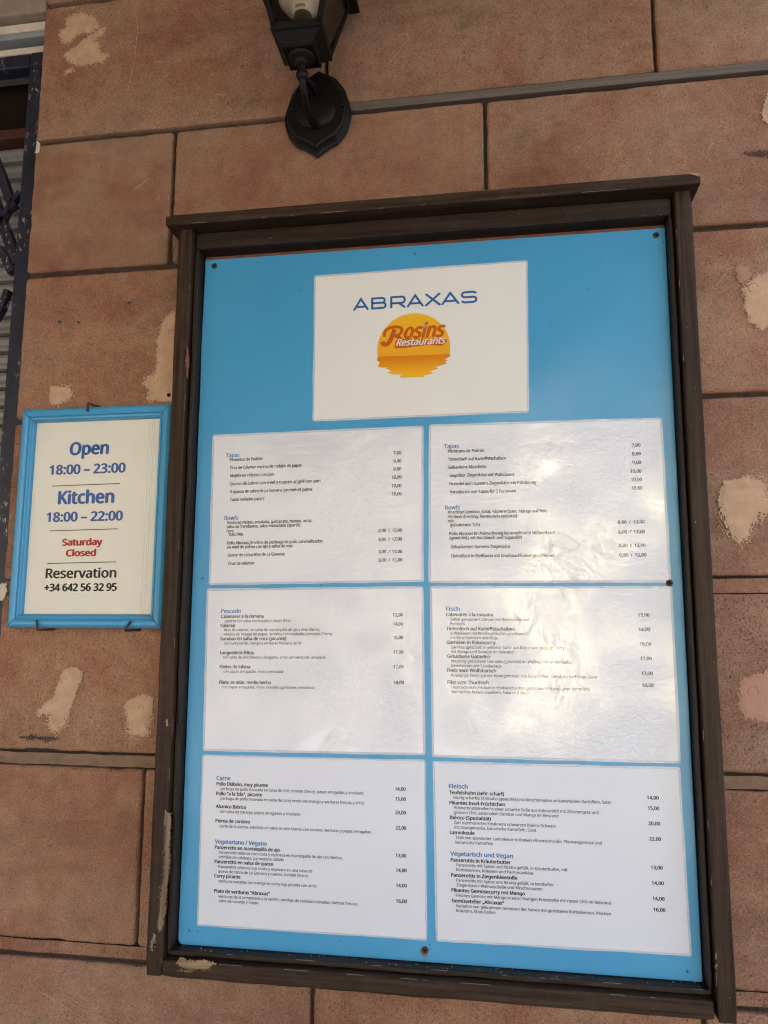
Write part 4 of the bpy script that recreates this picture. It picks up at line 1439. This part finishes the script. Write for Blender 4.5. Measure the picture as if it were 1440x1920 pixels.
bm = bmesh.new()
loft(bm, [[(x, y, z) for x, z in plate_outline(k)] for k, y in ((0.86, 0.003), (0.88, -0.0035), (0.99, -0.0042), (1.0, -0.0055), (1.0, -0.0075), (0.965, -0.009), (0.94, -0.0095), (0.90, -0.0125), (0.86, -0.0165), (0.82, -0.0180), (0.60, -0.0190))])
bp = mesh_obj('back_plate', bm, M['black_iron'], lamp)
bm = bmesh.new()
lathe(bm, [(0.030, -0.017), (0.0295, -0.0200), (0.026, -0.0225), (0.018, -0.0245), (0.008, -0.0255), (0.001, -0.0257)], (PX, 0, PZ - 0.004), 'Y', 32)
mesh_obj('boss', bm, M['black_iron'], bp, smooth=True)
for sx in (-1, 1):
    bm = bmesh.new()
    lathe(bm, [(0.0036, -0.015), (0.0036, -0.0195), (0.0026, -0.0212), (0.0004, -0.0216)], (PX + sx * 0.0375, 0, PZ + 0.002), 'Y', 14)
    mesh_obj('screw', bm, M['black_iron'], bp, smooth=True)
arm_pts = smooth_path([(PX, -0.016, 2.270), (PX, -0.036, 2.261), (PX - 0.0003, -0.062, 2.2605), (PX, -0.084, 2.270), (LX, -0.097, 2.288), (LX, -0.099, 2.306), (LX, -0.099, 2.314)], 8)
bm = bmesh.new()
nA = len(arm_pts)
rad = []
for i in range(nA):
    f = i / (nA - 1)
    rad.append(0.0062 - 0.0016 * math.sin(f * math.pi) + 0.0030 * max(0, f - 0.8) / 0.2 + (0.0006 if (i % 3 == 0 and 0.15 < f < 0.55) else 0))
tube(bm, arm_pts, rad, 16)
arm = mesh_obj('arm', bm, M['black_iron'], lamp, smooth=True)
bm = bmesh.new()
bmesh.ops.create_uvsphere(bm, u_segments=16, v_segments=10, radius=0.0088, matrix=Matrix.Translation((LX, -0.0955, 2.2895)))
mesh_obj('knob', bm, M['black_iron'], arm, smooth=True)
bm = bmesh.new()
q0 = smooth_path([(PX, -0.017, 2.315), (PX, -0.040, 2.312), (PX, -0.068, 2.300), (PX, -0.09, 2.288)], 6)
tube(bm, q0, [0.0058 - 0.0001 * i for i in range(len(q0))], 12)
mesh_obj('brace', bm, M['black_iron'], arm, smooth=True)
bm = bmesh.new()
lathe(bm, [(0.007, 2.300), (0.0085, 2.304), (0.0115, 2.307), (0.0155, 2.309), (0.0185, 2.3125), (0.0185, 2.3145)], (LX, LY, 0), 'Z', 28)
mesh_obj('cup', bm, M['black_iron'], lamp, smooth=True)


def sqr(a, z):
    return [(LX - a, LY - a, z), (LX + a, LY - a, z), (LX + a, LY + a, z), (LX - a, LY + a, z)]


bm = bmesh.new()
loft(bm, [sqr(a, z) for a, z in ((0.0205, 2.3125), (0.0222, 2.3132), (0.0228, 2.3160), (0.0228, 2.3172), (0.0212, 2.3180), (0.0222, 2.3195), (0.0312, 2.3292), (0.0325, 2.3300), (0.0345, 2.3312), (0.0352, 2.3335), (0.0340, 2.3350), (0.0300, 2.3352))])
mesh_obj('base', bm, M['black_iron'], lamp)
A1, A3, Z1, Z3 = 0.0338, 0.0560, 2.3345, 2.4310
cage = bmesh.new()
wb = 0.0032
for sx, sy in ((-1, -1), (1, -1), (1, 1), (-1, 1)):
    rings = []
    for a, z in ((A1, Z1), (A3, Z3)):
        x, y = LX + sx * a, LY + sy * a
        rings.append([(x, y, z), (x - sx * wb * 2, y, z), (x - sx * wb * 2, y - sy * wb, z), (x - sx * wb, y - sy * wb * 2, z), (x, y - sy * wb * 2, z)])
    loft(cage, rings)
for a, z0, z1 in ((A1, Z1, Z1 + 0.006), (A3 - 0.0016, Z3 - 0.007, Z3)):
    k = (A3 - A1) / (Z3 - Z1)
    o0, i0 = sqr(a, z0), sqr(a - 0.003, z0)
    o1, i1 = sqr(a + k * (z1 - z0), z1), sqr(a + k * (z1 - z0) - 0.003, z1)
    rr = [o0, o1, i1, i0, o0]
    vr = [[cage.verts.new(p) for p in r_] for r_ in rr[:4]]
    for i in range(4):
        for j in range(4):
            A, B = vr[i], vr[(i + 1) % 4]
            cage.faces.new((A[j], A[(j + 1) % 4], B[(j + 1) % 4], B[j]))
mesh_obj('cage', cage, M['black_iron'], lamp)
for s in range(4):
    bm = bmesh.new()
    i, j = s, (s + 1) % 4
    ins = 0.0022
    lo, hi = sqr(A1 - ins, Z1 + 0.004), sqr(A3 - ins, Z3 - 0.004)
    lo2, hi2 = sqr(A1 - ins - 0.0012, Z1 + 0.004), sqr(A3 - ins - 0.0012, Z3 - 0.004)
    loft(bm, [[lo[i], lo[j], hi[j], hi[i]], [lo2[i], lo2[j], hi2[j], hi2[i]]])
    mesh_obj('glass_pane', bm, M['glass'], lamp)
bm = bmesh.new()
loft(bm, [sqr(a, z) for a, z in ((0.058, 2.4305), (0.066, 2.4300), (0.0675, 2.4330), (0.066, 2.4375), (0.052, 2.4500), (0.030, 2.4680), (0.014, 2.4780), (0.012, 2.4830), (0.004, 2.4860))])
rf = mesh_obj('roof', bm, M['black_iron'], lamp)
bm = bmesh.new()
lathe(bm, [(0.006, 2.485), (0.0085, 2.490), (0.005, 2.496), (0.007, 2.501), (0.001, 2.509)], (LX, LY, 0), 'Z', 16)
mesh_obj('finial', bm, M['black_iron'], rf, smooth=True)
bm = bmesh.new()
lathe(bm, [(0.0145, 2.3775), (0.0150, 2.3835), (0.0190, 2.3865), (0.0290, 2.3920), (0.0340, 2.3990), (0.0350, 2.4060), (0.0310, 2.4150), (0.0190, 2.4240), (0.002, 2.4280)], (LX, LY, 0), 'Z', 32)
bulb = mesh_obj('bulb', bm, M['white_plastic'], lamp, smooth=True)
bm = bmesh.new()
lathe(bm, [(0.0110, 2.3353), (0.0128, 2.3356), (0.0128, 2.3760), (0.0120, 2.3773)], (LX, LY, 0), 'Z', 24)
mesh_obj('socket', bm, plain('dark_socket', (0.05, 0.04, 0.03), 0.4, 0.4), lamp, smooth=True)
bm = bmesh.new()
for k in range(9):
    a0, a1 = math.radians(-118 + k * 6), math.radians(-118 + (k + 1) * 6)
    r = 0.0153
    bm.faces.new([bm.verts.new((LX + r * math.cos(a), LY + r * math.sin(a), z)) for a, z in ((a0, 2.3782), (a1, 2.3782), (a1, 2.3832), (a0, 2.3832))])
mesh_obj('bulb_print', bm, M['bulb_label'], bulb)
